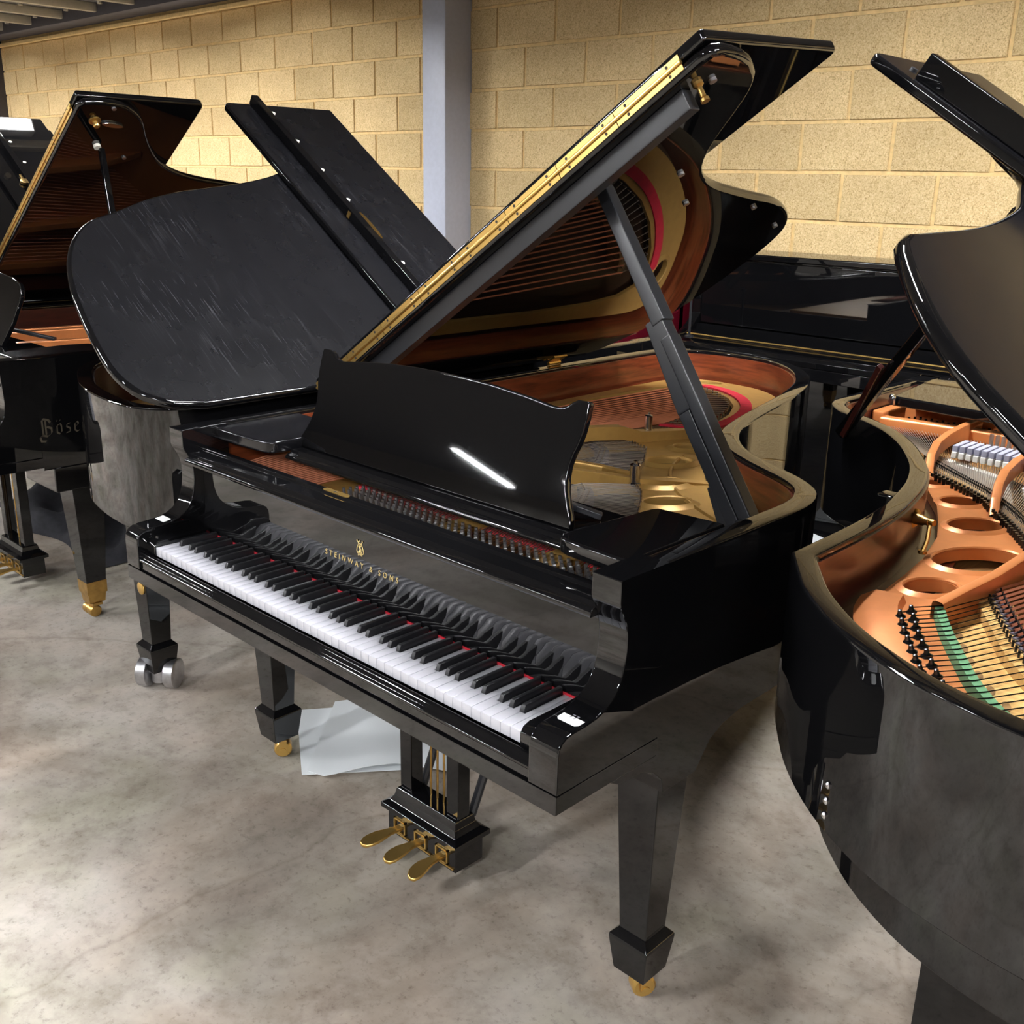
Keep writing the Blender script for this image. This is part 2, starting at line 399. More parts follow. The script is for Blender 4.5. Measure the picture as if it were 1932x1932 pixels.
# ------------------------------------------------------------------ the setting
def structure(name, mb, mat, parent=None, loc=None, rot=None):
    o = put(name, mb.mesh(name, M[mat]), parent, kind='structure', loc=loc)
    if rot: o.rotation_euler = rot
    return o
b = MB(); b.box(-14, 7, -9, 4.2, -0.12, 0.0); structure('floor', b, 'floor')
WALL_O, WALL_R = (-1.302, 3.588, 0.0), 0.01354
b = MB(); b.box(-12.6, 8.4, 0.006, 0.30, 0.0, 3.1); wall = structure('wall_back', b, 'mortar', None, WALL_O, (0, 0, WALL_R))
# concrete blocks 440 x 215 in half bond, 10 mm joints; joint levels taken from the floor up
def block_mesh(i):
    rr = random.Random(i); bb = bmesh.new()
    hx, hz = 0.2190, 0.1065
    ring = []
    for (sx, sz) in ((-1, -1), (1, -1), (1, 1), (-1, 1)):
        ring.append((sx * (hx - rr.uniform(0, 0.005)), sz * (hz - rr.uniform(0, 0.0045))))
    fr = [bb.verts.new((x * 0.986, -0.0035, z * 0.972)) for x, z in ring]; md = [bb.verts.new((x, 0.001, z)) for x, z in ring]; bk = [bb.verts.new((x, 0.09, z)) for x, z in ring]
    bb.faces.new(fr)
    for p, q in ((fr, md), (md, bk)):
        for t in range(4): bb.faces.new((p[t], q[t], q[(t + 1) % 4], p[(t + 1) % 4]))
    bmesh.ops.recalc_face_normals(bb, faces=bb.faces)
    x = MB(); x.merge(bb); return x.mesh('block', M['block'], False)
BM = [block_mesh(i) for i in range(9)]
rest = MB(); seq = 0
for kz in range(13):
    z = 1.654 + 0.225 * 5 - 0.225 * kz - 0.1125          # top course first
    for n in range(-10, 25):
        u = (n - 17) * 0.45 + 0.225 + (0.225 if kz % 2 == 1 else 0.0)
        if kz % 2 == 0: pass
        seen = kz <= 6 and -8.6 < u < 2.1
        if seen:
            seq += 1; o = put('block', BM[(seq * 5) % 9], wall)
            o.location = (u, random.uniform(-0.0015, 0.0015), z)
        elif -12.5 < u < 8.2 and z > 0.05:
            rest.box(u - 0.2205, u + 0.2205, 0.0, 0.05, z - 0.108, z + 0.108)
put('block_courses', rest.mesh('block_courses', M['block'], False), wall, kind='stuff')
b = MB(); b.box(-14, 7, -9.1, -9, 0, 3.1); structure('wall_front', b, 'sidewall')
b = MB(); b.box(-14.1, -14, -9, 4.2, 0, 3.1); structure('wall_left', b, 'sidewall')
b = MB(); b.box(7, 7.1, -9, 4.2, 0, 3.1); structure('wall_right', b, 'sidewall')
b = MB(); b.box(-14, 7, -9, 4.2, 2.93, 3.05); ceil = structure('ceiling', b, 'deck')
for i in range(30):
    x = -10.66 + 0.636 * i
    b = MB(); b.box(x - 0.028, x + 0.028, 0.45, 3.34, 2.86, 2.93, 0.008); put('rib', b.mesh('rib', M['rib']), ceil)
b = MB()
for i in range(12):
    for j in range(6): b.disc((-10.66 + 0.636 * i + 0.20, 3.2 - 0.38 * j, 2.93), (0, 0, -1), 0.02, 0.03, 8)
put('deck_bolts', b.mesh('deck_bolts', M['rib']), ceil, kind='stuff')
b = MB(); b.box(-12.6, 8.0, -0.26, -0.03, 2.83, 2.93, 0.004); structure('trim_1', b, 'darkpaint_shade', None, WALL_O, (0, 0, WALL_R))
b = MB(); b.box(-12.6, 8.0, -0.05, -0.004, 2.775, 2.805, 0.004); structure('trim_2', b, 'mortar', None, WALL_O, (0, 0, WALL_R))
b = MB(); b.box(-13.9, 6.9, 0.2, 0.34, 2.72, 2.86, 0.004); structure('added_shade_beam', b, 'darkpaint_shade')  # unseen beam added to cut the lamp light off the wall top
b = MB(); b.box(-2.855, -2.65, 3.36, 3.60, 0.0, 2.93, 0.006, 3); o = structure('steel_column', b, 'column')
b = MB(); b.box(-9.95, -9.47, 3.2, 3.55, 0.0, 2.93, 0.006); o = structure('shaded_column', b, 'darkpaint_shade')  # column like the blue-grey one, its shade painted in as dark grey

# ------------------------------------------------------------------ fluorescent battens (above the frame)
for i, (lx, ly) in enumerate(LAMPS):
    t = thing('ceiling_light', 'twin tube fluorescent batten hung below the deck, %s' % ('near the block wall' if ly > 0 else 'over the front aisle'), 'lamp', (lx, ly, LAMP_Z), 0, 'fluorescent battens under the deck')
    b = MB(); L = 0.62; lip = -0.022 if ly > 0 else -0.002; LAMPSIDE = ['near the block wall', 'over the front aisle'][ly < 0]
    b.box(-0.085, 0.085, -L - .02, L + .02, 0.045, 0.06); b.box(-0.085, -0.078, -L - .02, L + .02, lip, 0.05); b.box(0.078, 0.085, -L - .02, L + .02, lip, 0.05)
    b.box(-0.085, 0.085, -L - .02, -L - .012, lip, 0.05); b.box(-0.085, 0.085, L + .012, L + .02, lip, 0.05)
    part('housing', b, 'lampmetal', t)
    for s in (-1, 1):
        b = MB(); b.tube([(s * 0.038, -L, 0.012), (s * 0.038, L, 0.012)], 0.013, 8); part('tube', b, 'tube', t)
    for y in (-0.4, 0.4):
        b = MB(); b.tube([(0, y, 0.06), (0, y, 0.13)], 0.008, 6); part('hanger', b, 'lampmetal', t)
# ================================================================== grand pianos
# each piano is built in its own frame: x from bass to treble, y from the keys to the tail, z up
def lid_map(hx, zc, deg):
    t = math.radians(deg); c, s = math.cos(t), math.sin(t)
    return lambda u, v, h: (hx + u * c - h * s, v, zc + u * s + h * c)

def make_rim(root, outline, z0, z1, th, liner, mat='black', z_line=0.84, lip=0.012):
    """outline runs bass front -> spine -> tail -> bentside -> treble front; inward is right of travel"""
    sec = [(0.004, z0), (0, z0 + 0.004), (0, z1 - 0.006), (0.0015, z1 - 0.002), (0.006, z1), (th - 0.006, z1), (th - 0.0015, z1 - 0.002), (th, z1 - 0.006), (th, z_line), (th, z0)]
    b = MB(); b.sweep(outline, sec); rim = part('rim', b, mat, root)
    inn = offset_path(outline, th)
    b = MB(); b.sweep(inn, [(0, z_line - 0.05), (0, z1 - lip), (0.004, z1 - lip), (0.004, z_line - 0.05)])
    part('inner_rim', b, liner, root, label='reddish brown veneer lining' if liner == 'mahogany' else None)
    return inn

def strings_part(root, segs, r, mat, name='strings'):
    b = MB()
    for p, q in segs:
        d = (Vector(q) - Vector(p)).normalized(); a = Vector((0, 0, 1)).cross(d).normalized(); c = d.cross(a)
        vs = []
        for e in (p, q):
            for tt in range(4):
                an = tt * math.pi / 2; vs.append(b.bm.verts.new(Vector(e) + (a * math.cos(an) + c * math.sin(an)) * r))
        for tt in range(4): b.bm.faces.new((vs[tt], vs[(tt + 1) % 4], vs[4 + (tt + 1) % 4], vs[4 + tt]))
    return part(name, b, mat, root, kind='stuff')
def pins_part(root, pts, r, h, mat, name='tuning_pins', tilt=(0, 0, 1)):
    b = MB()
    for p in pts:
        ax = Vector(tilt).normalized(); a = ax.orthogonal().normalized(); c = ax.cross(a); p = Vector(p)
        lo = [b.bm.verts.new(p + (a * math.cos(t * math.pi / 3) + c * math.sin(t * math.pi / 3)) * r) for t in range(6)]
        hi = [b.bm.verts.new(v.co + ax * h) for v in lo]; b.bm.faces.new(hi)
        for t in range(6): b.bm.faces.new((lo[t], lo[(t + 1) % 6], hi[(t + 1) % 6], hi[t]))
    return part(name, b, mat, root, kind='stuff')

def square_leg(root, cx, cy, ztop, wtop, wbot, shoe=True, caster='brass'):
    b = MB()
    if shoe:
        b.loft([(0.163, cx, cy, wbot / 2, wbot / 2), (ztop, cx, cy, wtop / 2, wtop / 2)], 0.003)
        h = wbot / 2 + 0.0145
        b.loft([(0.066, cx, cy, h * 0.80, h * 0.80), (0.142, cx, cy, h, h), (0.150, cx, cy, h, h), (0.166, cx, cy, wbot / 2, wbot / 2)], 0.002)
    else:
        b.loft([(0.10, cx, cy, wbot / 2, wbot / 2), (ztop, cx, cy, wtop / 2, wtop / 2)], 0.003)
    leg = part('leg', b, 'black', root)
    if caster == 'brass':
        b = MB(); b.tube([(cx, cy, 0.066), (cx, cy, 0.045)], 0.014, 12)
        d = Vector((0.55, 0.83, 0)); sd = Vector((0.83, -0.55, 0)); c0 = Vector((cx, cy, 0.026)) + d * 0.008
        b.lathe(c0 - sd * 0.017, sd, [(0.004, 0), (0.021, 0.0), (0.025, 0.004), (0.025, 0.030), (0.021, 0.034), (0.004, 0.034)], 20)
        for s in (-1, 1):
            q = c0 + sd * s * 0.022
            b.bar(q + V(0, 0, -0.004), q + V(0, 0, 0.03), 0.022, 0.005, sd, 0.001)
            b.disc(q + sd * s * 0.002, sd * s, 0.009, 0.003, 12)
        b.bar(c0 + V(0, 0, 0.03) - sd * 0.024, c0 + V(0, 0, 0.03) + sd * 0.024, 0.022, 0.006, (0, 0, 1), 0.001)
        part('caster', b, 'brass', leg, label='small brass wheel')
    elif caster == 'band':
        b = MB(); h = wbot / 2 + 0.003
        b.loft([(0.092, cx, cy, h, h), (0.142, cx, cy, h + 0.001, h + 0.001)], 0.002); b.loft([(0.055, cx, cy, h - 0.008, h - 0.008), (0.092, cx, cy, h - 0.004, h - 0.004)], 0.002)
        for s in (-1, 1): b.lathe((cx + s * 0.018 - 0.016, cy - 0.012, 0.024), (1, 0, 0), [(0.005, 0), (0.019, 0), (0.023, 0.003), (0.023, 0.029), (0.019, 0.032), (0.005, 0.032)], 18)
        b.box(cx - 0.036, cx + 0.036, cy - 0.022, cy + 0.016, 0.045, 0.056, 0.002)
        part('caster', b, 'oldbrass', leg, label='brass ferrule with double roller')
    elif caster == 'double':
        b = MB(); b.lathe((cx, cy, 0.018), (0, 0, 1), [(0.02, 0), (0.026, 0.003), (0.026, 0.085), (0.022, 0.09)], 18)
        d = Vector((0.80, 0.60, 0)).normalized()
        for s in (-1, 1):
            c0 = Vector((cx, cy, 0.050)) + d * s * 0.046
            b.lathe(c0 - d * 0.021, d, [(0.006, 0.004), (0.042, 0.002), (0.049, 0.006), (0.049, 0.036), (0.042, 0.041), (0.006, 0.039)], 26)
        b.tube([Vector((cx, cy, 0.055)) - d * 0.05, Vector((cx, cy, 0.055)) + d * 0.05], 0.012, 10)
        part('caster', b, 'alu', leg, label='large aluminium double wheel')
    return leg

def lyre(root, cx, y0, ztop, braces=True):
    ly = put('pedal_lyre', None, root)
    b = MB(); h = 0.122
    yb0, yb1 = y0, y0 + 0.088
    b.box(cx - h, cx + h, yb0, yb1, 0.045, 0.118, 0.002)
    yc, hy = (yb0 + yb1) / 2, (yb1 - yb0) / 2
    b.loft([(0.113, cx, yc, h + 0.013, hy + 0.013), (0.126, cx, yc, h + 0.013, hy + 0.013), (0.134, cx, yc, h - 0.004, hy - 0.002), (0.148, cx, yc, h - 0.013, hy - 0.010), (0.164, cx, yc, h - 0.016, hy - 0.014), (0.168, cx, yc, h - 0.018, hy - 0.016)], 0.0012)
    part('lyre_box', b, 'black', ly)
    b = MB(); b.box(cx - 0.14, cx + 0.14, yb0 - 0.01, yb1 + 0.05, ztop - 0.02, ztop, 0.002); part('lyre_head', b, 'black', ly)
    for s in (-1, 1):
        b = MB(); b.box(cx + s * 0.083 - 0.0205, cx + s * 0.083 + 0.0205, yc - 0.019, yc + 0.019, 0.166, ztop - 0.02, 0.003); part('post', b, 'black', ly)
        if not braces: continue
        b = MB(); b.tube([(cx + s * 0.088, yc + 0.04, 0.15), (cx + s * 0.088, yc + 0.26, ztop + 0.02)], 0.011, 10); part('brace', b, 'satin', ly)
    b = MB()
    for dx in (-0.02, 0.0, 0.02): b.tube([(cx + dx, yc + 0.01, 0.12), (cx + dx * 1.2, yc + 0.01, 0.19), (cx + dx, yc + 0.012, ztop)], 0.0028, 6)
    part('pedal_rod', b, 'oldbrass', ly)
    for i, dx in enumerate((-0.076, 0.0, 0.076)):
        b = MB()
        prof = [(0.011, 0.0), (0.010, -0.03), (0.013, -0.05), (0.018, -0.07), (0.0205, -0.09), (0.019, -0.105), (0.012, -0.117), (0.0, -0.121)]
        bend = (-0.012, 0.0, 0.012)[i]
        out = [(cx + dx + u + bend * (v / 0.12) ** 2, yb0 + 0.01 + v) for u, v in prof] + [(cx + dx - u + bend * (v / 0.12) ** 2, yb0 + 0.01 + v) for u, v in prof[::-1][1:]]
        b.prism(out, 0.0, 0.009, lambda u, v, hh: (u, v, 0.068 + hh - 0.20 * max(0, (yb0 - 0.07 - v)) + 0.12 * max(0, min(0.05, yb0 - v))), 0.003, 3)
        part('pedal', b, 'brass', ly)
        b = MB(); X = cx + dx
        for (x0, x1, zz0, zz1) in ((-0.021, -0.017, 0.058, 0.096), (0.017, 0.021, 0.058, 0.096), (-0.021, 0.021, 0.092, 0.096), (-0.021, 0.021, 0.058, 0.062)):
            b.box(X + x0, X + x1, yb0 - 0.004, yb0 + 0.001, zz0, zz1)
        b.box(X - 0.04, X + 0.04, yb0 - 0.003, yb0 + 0.001, 0.052, 0.056)
        part('escutcheon', b, 'brass', ly)
    return ly

def prop(root, p0, p1, w, mat='black', wide=True):
    b = MB(); p0, p1 = Vector(p0), Vector(p1); d = (p1 - p0); up = Vector((0, 1, 0))
    if wide:
        m_, n_ = p0 + d * 0.54, p0 + d * 0.60
        b.bar(n_ - d * 0.02, p1, w, w, up, 0.004, w * 0.85, w * 0.85)
        b.bar(p0, m_, w * 0.8, w, up, 0.004)
        s = d.cross(up).normalized(); b.bar(p0 + s * w * 0.95, p0 + d * 0.40 + s * w * 0.95, w * 0.85, w * 0.75, up, 0.003)
        b.bar(p0 + s * w * 1.7, p0 + d * 0.14 + s * w * 1.2, w * 0.8, w * 0.7, up, 0.003)
        b.bar(p0 + d * 0.34 + s * w * 0.5, p0 + d * 0.60 + s * w * 0.32, w * 1.75, w * 0.9, up, 0.004, w * 1.3, w * 0.9)
    else:
        b.bar(p0, p1, w, w, up, 0.004, w * 0.8, w * 0.8)
    return part('prop_stick', b, mat, root)

def hinge_strip(lid, f, y, L, n0, n1, n2, mat='brass', seam=8):
    """piano hinge seen on the folded front edge: two rows of leaves and a knuckle rod; f = lid map"""
    h = put('piano_hinge', None, lid)
    for i in range(seam):
        s0, s1 = L * i / seam + 0.001, L * (i + 1) / seam - 0.001
        for (a, c) in ((n1 - 0.0155, n1 - 0.001), (n1 + 0.001, n1 + 0.0155)):
            b = MB(); b.box(s0, s1, y - 0.0026, y - 0.0006, a, c, 0.0, f=f); part('leaf', b, mat, h)
    b = MB(); b.tube([f(0.0, y - 0.003, n1), f(L, y - 0.003, n1)], 0.0048, 10); part('knuckle', b, mat, h)
    b = MB(); ax = Vector((0, -1, 0))
    for i in range(seam * 2):
        s = L * (i + 0.5) / (seam * 2)
        for a in (n1 - 0.0095, n1 + 0.0095): b.disc(f(s + (0.012 if i % 2 else -0.012), y - 0.0026, a), ax, 0.0032, 0.0008, 8)
    part('hinge_screws', b, 'hole', h, kind='stuff')
    return h

def polish_edge(o):
    me = o.data; me.materials.append(M['black'])
    big = max(p.area for p in me.polygons)
    for p in me.polygons:
        if p.area < big * 0.2: p.material_index = 1
LT = 0.027                                    # lid thickness
def make_lid(root, hx, zc, deg, main, L, yh, fold, mat, batten=True, brass=True, bh=0.036, tilt=0.0, bpos=0.135, bend=0.0):
    f = lid_map(hx, zc, deg)
    lid = put('lid', None, root)
    b = MB(); b.prism(main, 0.0, LT, f, 0.0115, 4); polish_edge(part('lid_board', b, mat, lid))
    fl = put('lid_flap', None, root)
    r = 0.02
    flap = [(0.0, yh), (L, yh), (L, yh + fold - r), (L - 0.006, yh + fold - 0.006), (L - r, yh + fold), (0.0, yh + fold)]
    fm = lambda u, v, h: f(u, v, h + (v - yh) * tilt)
    b = MB(); b.prism(flap, LT + 0.002, 2 * LT, fm, 0.007, 3); polish_edge(part('flap_board', b, mat, fl))
    if brass: hinge_strip(lid, f, yh, L - 0.06, 0.002, LT + 0.001, 2 * LT)
    if batten:
        yb = yh + fold - bpos
        b = MB(); b.box(0.03, L - bend, yb, yb + 0.028, 2 * LT, 2 * LT + bh, 0.003, f=f); part('batten', b, 'black', fl)
        b = MB()
        for i in range(8): b.disc(f(0.10 + i * (L - 0.16) / 7, yb + (0.042 - 0.085 if bpos > 0.1 else -0.04), 2 * LT), Vector(f(0, 0, 1)) - Vector(f(0, 0, 0)), 0.0085, 0.004, 14, 0.0015)
        part('flap_buffers', b, 'whitefelt' if bpos > 0.1 else 'satin', fl, kind='stuff')
    return f, lid, fl

# ---------------------------------------------------------------- 1. the grand in the middle
ST = thing('grand_piano', 'black grand piano in the middle with white keys exposed, music desk up and gold plate', 'piano', (0, 0, 0))
OUT1 = smooth_path([(-0.105, 0.24), (-0.105, 0.9), (-0.105, 1.6), (-0.105, 1.98), (-0.092, 2.11), (-0.05, 2.205), (0.02, 2.262), (0.1, 2.287), (0.2, 2.29), (0.337, 2.268), (0.459, 2.196), (0.57, 2.076), (0.651, 1.941), (0.715, 1.768), (0.757, 1.617), (0.795, 1.452), (0.836, 1.295), (0.875, 1.181), (0.925, 1.095), (0.99, 1.022), (1.058, 0.972), (1.123, 0.934), (1.21, 0.886), (1.275, 0.832), (1.312, 0.77), (1.327, 0.70), (1.33, 0.62), (1.33, 0.24)], 0.025)
ZT1 = 0.989
INN1 = make_rim(ST, OUT1, 0.613, ZT1, 0.048, 'mahogany')
# arms
armp = [(-0.027, 0.662), (-0.027, 0.728), (-0.0245, 0.742), (-0.018, 0.752), (-0.006, 0.759), (0.01, 0.7615), (0.04, 0.763), (0.066, 0.766), (0.086, 0.772), (0.104, 0.782), (0.118, 0.796), (0.128, 0.813), (0.1345, 0.835), (0.138, 0.862), (0.1375, 0.888), (0.133, 0.91), (0.124, 0.928), (0.1165, 0.940), (0.114, 0.95), (0.114, ZT1), (0.24, ZT1), (0.24, 0.662)]
for x0, x1 in ((-0.105, -0.043), (1.268, 1.33)):
    b = MB(); b.prism(armp, x0, x1, lambda u, v, h: (h, u, v), 0.003, 2, keep=lambda e: all(v.co.y < 0.235 for v in e.verts)); arm = part('arm', b, 'black', ST)
# keybed, key slip, key blocks
b = MB(); b.box(-0.105, 1.33, -0.027, 0.38, 0.625, 0.6605, 0.002); part('keybed', b, 'black', ST)
b = MB(); b.prism([(-0.021, 0.661), (-0.021, 0.680), (-0.0245, 0.683), (-0.0255, 0.687), (-0.0235, 0.690), (-0.019, 0.692), (-0.017, 0.696), (-0.014, 0.701), (-0.008, 0.703), (-0.004, 0.7015), (-0.004, 0.661)], -0.042, 1.267, lambda u, v, h: (h, u, v), 0.0008, 1); part('key_slip', b, 'black', ST)
for x0, x1 in ((-0.0425, -0.0015), (1.2265, 1.2675)):
    b = MB(); b.prism([(-0.003, 0.6615), (-0.003, 0.726), (0.004, 0.735), (0.018, 0.7395), (0.148, 0.7395), (0.148, 0.6615)], x0, x1, lambda u, v, h: (h, u, v), 0.002, 2); kb = part('key_block', b, 'black', ST)
    b = MB(); b.lathe(((x0 + x1) / 2 + (0.008 if x0 > 0 else -0.008), 0.02, 0.7395), (0, 0, 1), [(0.005, 0), (0.0048, 0.002), (0.002, 0.003)], 10); part('screw', b, 'chrome', kb)
# fallboard with the maker's name
fb = [(0.1535, 0.722), (0.154, 0.738), (0.1565, 0.752), (0.160, 0.770), (0.163, 0.80), (0.1645, 0.88), (0.161, 0.892), (0.152, 0.898), (0.146, 0.900), (0.146, 0.905), (0.19, 0.905), (0.19, 0.722)]
b = MB(); b.prism(fb, -0.0425, 1.2675, lambda u, v, h: (h, u, v), 0.001, 1); FB = part('fallboard', b, 'black', ST)
b = MB()
b.merge(text_mesh('STEINWAY & SONS', 0.0172, lambda u, v, w_: (0.5945 + u, 0.1600 + (0.7955 + v - 0.77) * 0.1 - w_ - 0.0007, 0.7955 + v), 0.0003, 1.85)); part('lettering', b, 'gilt', FB, label='gilt name in capitals')
b = MB()
def lyre_logo(cx, cz, s):
    Y = 0.1632
    def ln(pts, r): b.tube([(cx + x * s, Y, cz + z * s) for x, z in pts], r * s, 6)
    for sg in (-1, 1):
        ln([(sg * 0.16, 0.86), (sg * 0.17, 0.78), (sg * 0.24, 0.62), (sg * 0.34, 0.42), (sg * 0.38, 0.26), (sg * 0.33, 0.12), (sg * 0.22, 0.06), (sg * 0.12, 0.10), (sg * 0.13, 0.18), (sg * 0.2, 0.19)], 0.035)
        ln([(sg * 0.16, 0.86), (sg * 0.23, 0.92), (sg * 0.28, 0.98)], 0.035)
        b.disc((cx + sg * 0.28 * s, Y - 0.0004, cz + 1.0 * s), (0, -1, 0), 0.055 * s, 0.0006, 10)
    ln([(-0.17, 0.8), (0.17, 0.8)], 0.03); ln([(-0.22, -0.06), (-0.1, 0.0), (0, 0.06), (0.1, 0.0), (0.22, -0.06)], 0.05)
    b.disc((cx, Y - 0.0004, cz + 1.0 * s), (0, -1, 0), 0.055 * s, 0.0006, 10)
    for x in (-0.06, 0.0, 0.06): ln([(x, 0.1), (x, 0.8)], 0.012)
    ln([(0.1, 0.62), (0.0, 0.68), (-0.12, 0.6), (-0.06, 0.48), (0.08, 0.42), (0.12, 0.3), (0.0, 0.22), (-0.12, 0.3)], 0.035)
    ln([(0, 0.72), (0, 0.16)], 0.025)
lyre_logo(0.594, 0.8245, 0.031); part('emblem', b, 'gilt', FB, label='gilt lyre emblem')
# red felt behind the keys
b = MB(); b.box(0.0, 1.225, 0.1512, 0.1535, 0.705, 0.7275); part('key_felt', b, 'redfelt', ST, label='strip of red felt behind the keys')
# keys
WK = 1.225 / 52; WT = 0.7247
CUT = {'C': (0, .0090), 'D': (.0048, .0048), 'E': (.0090, 0), 'F': (0, .0100), 'G': (.0037, .0068), 'A': (.0068, .0037), 'B': (.0100, 0), 'X': (0, 0), 'S': (0, .0037)}
def white_key(kind):
    l, r = CUT[kind]; g = 0.0005; w_ = WK
    pts = [(g, 0), (w_ - g, 0), (w_ - g, 0.049), (w_ - g - r, 0.049), (w_ - g - r, 0.150), (g + l, 0.150), (g + l, 0.049), (g, 0.049)]
    if r == 0: pts = [p for p in pts if p not in ((w_ - g, 0.049),)]
    if l == 0: pts = [p for p in pts if p != (g, 0.049)]
    q = []
    for p in pts:
        if not q or (abs(q[-1][0] - p[0]) + abs(q[-1][1] - p[1]) > 1e-6): q.append(p)
    b = MB(); b.prism(q, WT - 0.0215, WT, XYZ, 0.0007, 2); return b.mesh('white_key', M['white_key'])
WM = {k: white_key(k) for k in CUT}
names = ['A', 'B'] + ['C', 'D', 'E', 'F', 'G', 'A', 'B'] * 7 + ['C']
b = MB()
b.prism([(0.0495, WT - 0.004), (0.0500, WT + 0.001), (0.0545, WT + 0.0112), (0.0575, WT + 0.0125), (0.150, WT + 0.0125), (0.150, WT - 0.004)], -0.0047, 0.0047, lambda u, v, h: (h * (1.16 if v < WT else (1.08 if v < WT + 0.005 else 0.92)), u, v), 0.0009, 2)
BKM = b.mesh('black_key', M['black_key'])
BOFF = {'C': -0.0016, 'D': 0.0016, 'F': -0.0022, 'G': 0.0, 'A': 0.0022}
for i, nm in enumerate(names):
    kd = 'S' if i == 0 else ('X' if i == 51 else nm)
    o = put('white_key', WM[kd], ST, loc=(i * WK, 0, random.uniform(-0.0003, 0.0003)))
    if nm in BOFF and i < 51: put('black_key', BKM, ST, loc=((i + 1) * WK + BOFF[nm], 0, 0))
# front rail above the fallboard
rail = [(0.1165, 0.9055), (0.1145, 0.911), (0.1160, 0.917), (0.1215, 0.9205), (0.128, 0.9215), (0.131, 0.925), (0.134, 0.9285), (0.172, 0.9285), (0.176, 0.932), (0.180, 0.9335), (0.196, 0.9335), (0.199, 0.930), (0.199, 0.9055)]
b = MB(); b.prism(rail, -0.0425, 1.2675, lambda u, v, h: (h, u, v), 0.001, 1); RL = part('front_rail', b, 'black', ST)
b = MB(); b.prism([(x + 0.447, y) for x, y in [(-0.028, 0.0), (-0.024, -0.0055), (-0.016, -0.008), (0.05, -0.008), (0.058, -0.0055), (0.062, 0.0), (0.058, 0.0055), (0.05, 0.008), (-0.016, 0.008), (-0.024, 0.0055)]], 0.9336, 0.9346, lambda u, v, h: (u + 0.02, v + 0.187, h)); lp = part('lock_plate', b, 'brass', RL, label='small brass lock plate')
b = MB(); b.box(0.476, 0.486, 0.1845, 0.1895, 0.9345, 0.9349); part('keyhole', b, 'hole', lp)
# music shelf and desk
for pts in ([(-0.048, 0.206), (-0.02, 0.206), (0.06, 0.2065), (0.14, 0.212), (0.172, 0.219), (0.184, 0.232), (0.187, 0.255), (0.187, 0.46), (-0.048, 0.46)],
            [(1.273, 0.206), (1.245, 0.2045), (1.165, 0.2065), (1.13, 0.209), (1.108, 0.216), (1.099, 0.232), (1.099, 0.255), (1.118, 0.47), (1.125, 0.487), (1.273, 0.50)]):
    b = MB(); b.prism(pts, 0.954, 0.985, XYZ, 0.006, 3); part('shelf_slab', b, 'black' if pts[0][0] > 0 else 'worn2', ST)
b = MB(); b.prism([(0.256, 0.939), (0.2535, 0.944), (0.2555, 0.950), (0.262, 0.953), (0.268, 0.9545), (0.271, 0.958), (0.275, 0.961), (0.33, 0.961), (0.47, 0.956), (0.47, 0.941)], 0.19, 1.095, lambda u, v, h: (h, u, v), 0.001, 1); part('music_shelf', b, 'black', ST)
TD = math.radians(17)
def desk_pt(u, v, h): return (0.6125 + u, 0.304 + v * math.sin(TD) + h * math.cos(TD), 0.962 + v * math.cos(TD) - h * math.sin(TD))
half = [(0.440, 0.0), (0.441, 0.012), (0.436, 0.026), (0.424, 0.046), (0.413, 0.07), (0.406, 0.097), (0.405, 0.118), (0.409, 0.142), (0.416, 0.163), (0.4195, 0.185), (0.421, 0.212), (0.4195, 0.2425), (0.414, 0.2445), (0.39, 0.2435), (0.378, 0.237), (0.366, 0.2275), (0.350, 0.223), (0.33, 0.2235), (0.26, 0.232), (0.16, 0.2405), (0.08, 0.2435)]
dpts = half + [(0.0, 0.2445)] + [(-u, v) for u, v in half[::-1]]
b = MB(); b.prism(dpts, 0.0, 0.017, desk_pt, 0.004, 3); DK = part('music_desk', b, 'black', ST)
b = MB(); b.bar((1.005, 0.37, 0.985), (1.05, 0.405, 0.967), 0.022, 0.012, (0, 0, 1), 0.002); b.bar((0.985, 0.345, 1.0), (1.01, 0.372, 0.984), 0.022, 0.012, (0, 0, 1), 0.002); part('desk_arm', b, 'satin', ST)
# soundboard and iron plate
bed = offset_path(OUT1, 0.045)
b = MB(); b.prism([(-0.06, 0.22)] + bed + [(1.285, 0.22)], 0.828, 0.836, XYZ); part('soundboard', b, 'soundboard_dark', ST)
ZP = 0.884
plate_out = offset_path(OUT1, 0.078)
plate_out = [(-0.027, 0.225)] + [p for p in plate_out if p[1] > 0.24] + [(1.252, 0.225)]
PST = [(0.016, 0.42), (0.32, 0.42), (0.405, 0.80), (0.485, 1.20), (0.523, 1.34), (0.54, 1.47), (0.525, 1.60), (0.485, 1.74), (0.42, 1.87), (0.335, 1.97), (0.24, 2.035), (0.155, 2.06), (0.085, 2.03), (0.05, 1.95), (0.03, 1.8), (0.018, 1.5)]
OPB = [(0.375, 0.42), (0.60, 0.42), (0.665, 0.66), (0.72, 0.845), (0.745, 0.885), (0.735, 0.93), (0.69, 1.02), (0.625, 1.115), (0.575, 1.175), (0.545, 1.185), (0.525, 1.14), (0.455, 0.80)]
OPC = [(0.645, 0.42), (1.06, 0.42), (1.045, 0.50), (0.985, 0.60), (0.925, 0.69), (0.88, 0.765), (0.835, 0.815), (0.79, 0.825), (0.76, 0.79), (0.70, 0.62)]
HOLES1 = [(0.665, 1.273, 0.036, 0.050), (0.715, 1.101, 0.042, 0.062), (0.827, 0.916, 0.034, 0.058), (0.931, 0.793, 0.034, 0.056), (0.14, 2.135, 0.05, 0.034)]
b = MB(); hl = [ell(x, y, rx, ry, -0.62 if i < 4 else 0.2) for i, (x, y, rx, ry) in enumerate(HOLES1)]
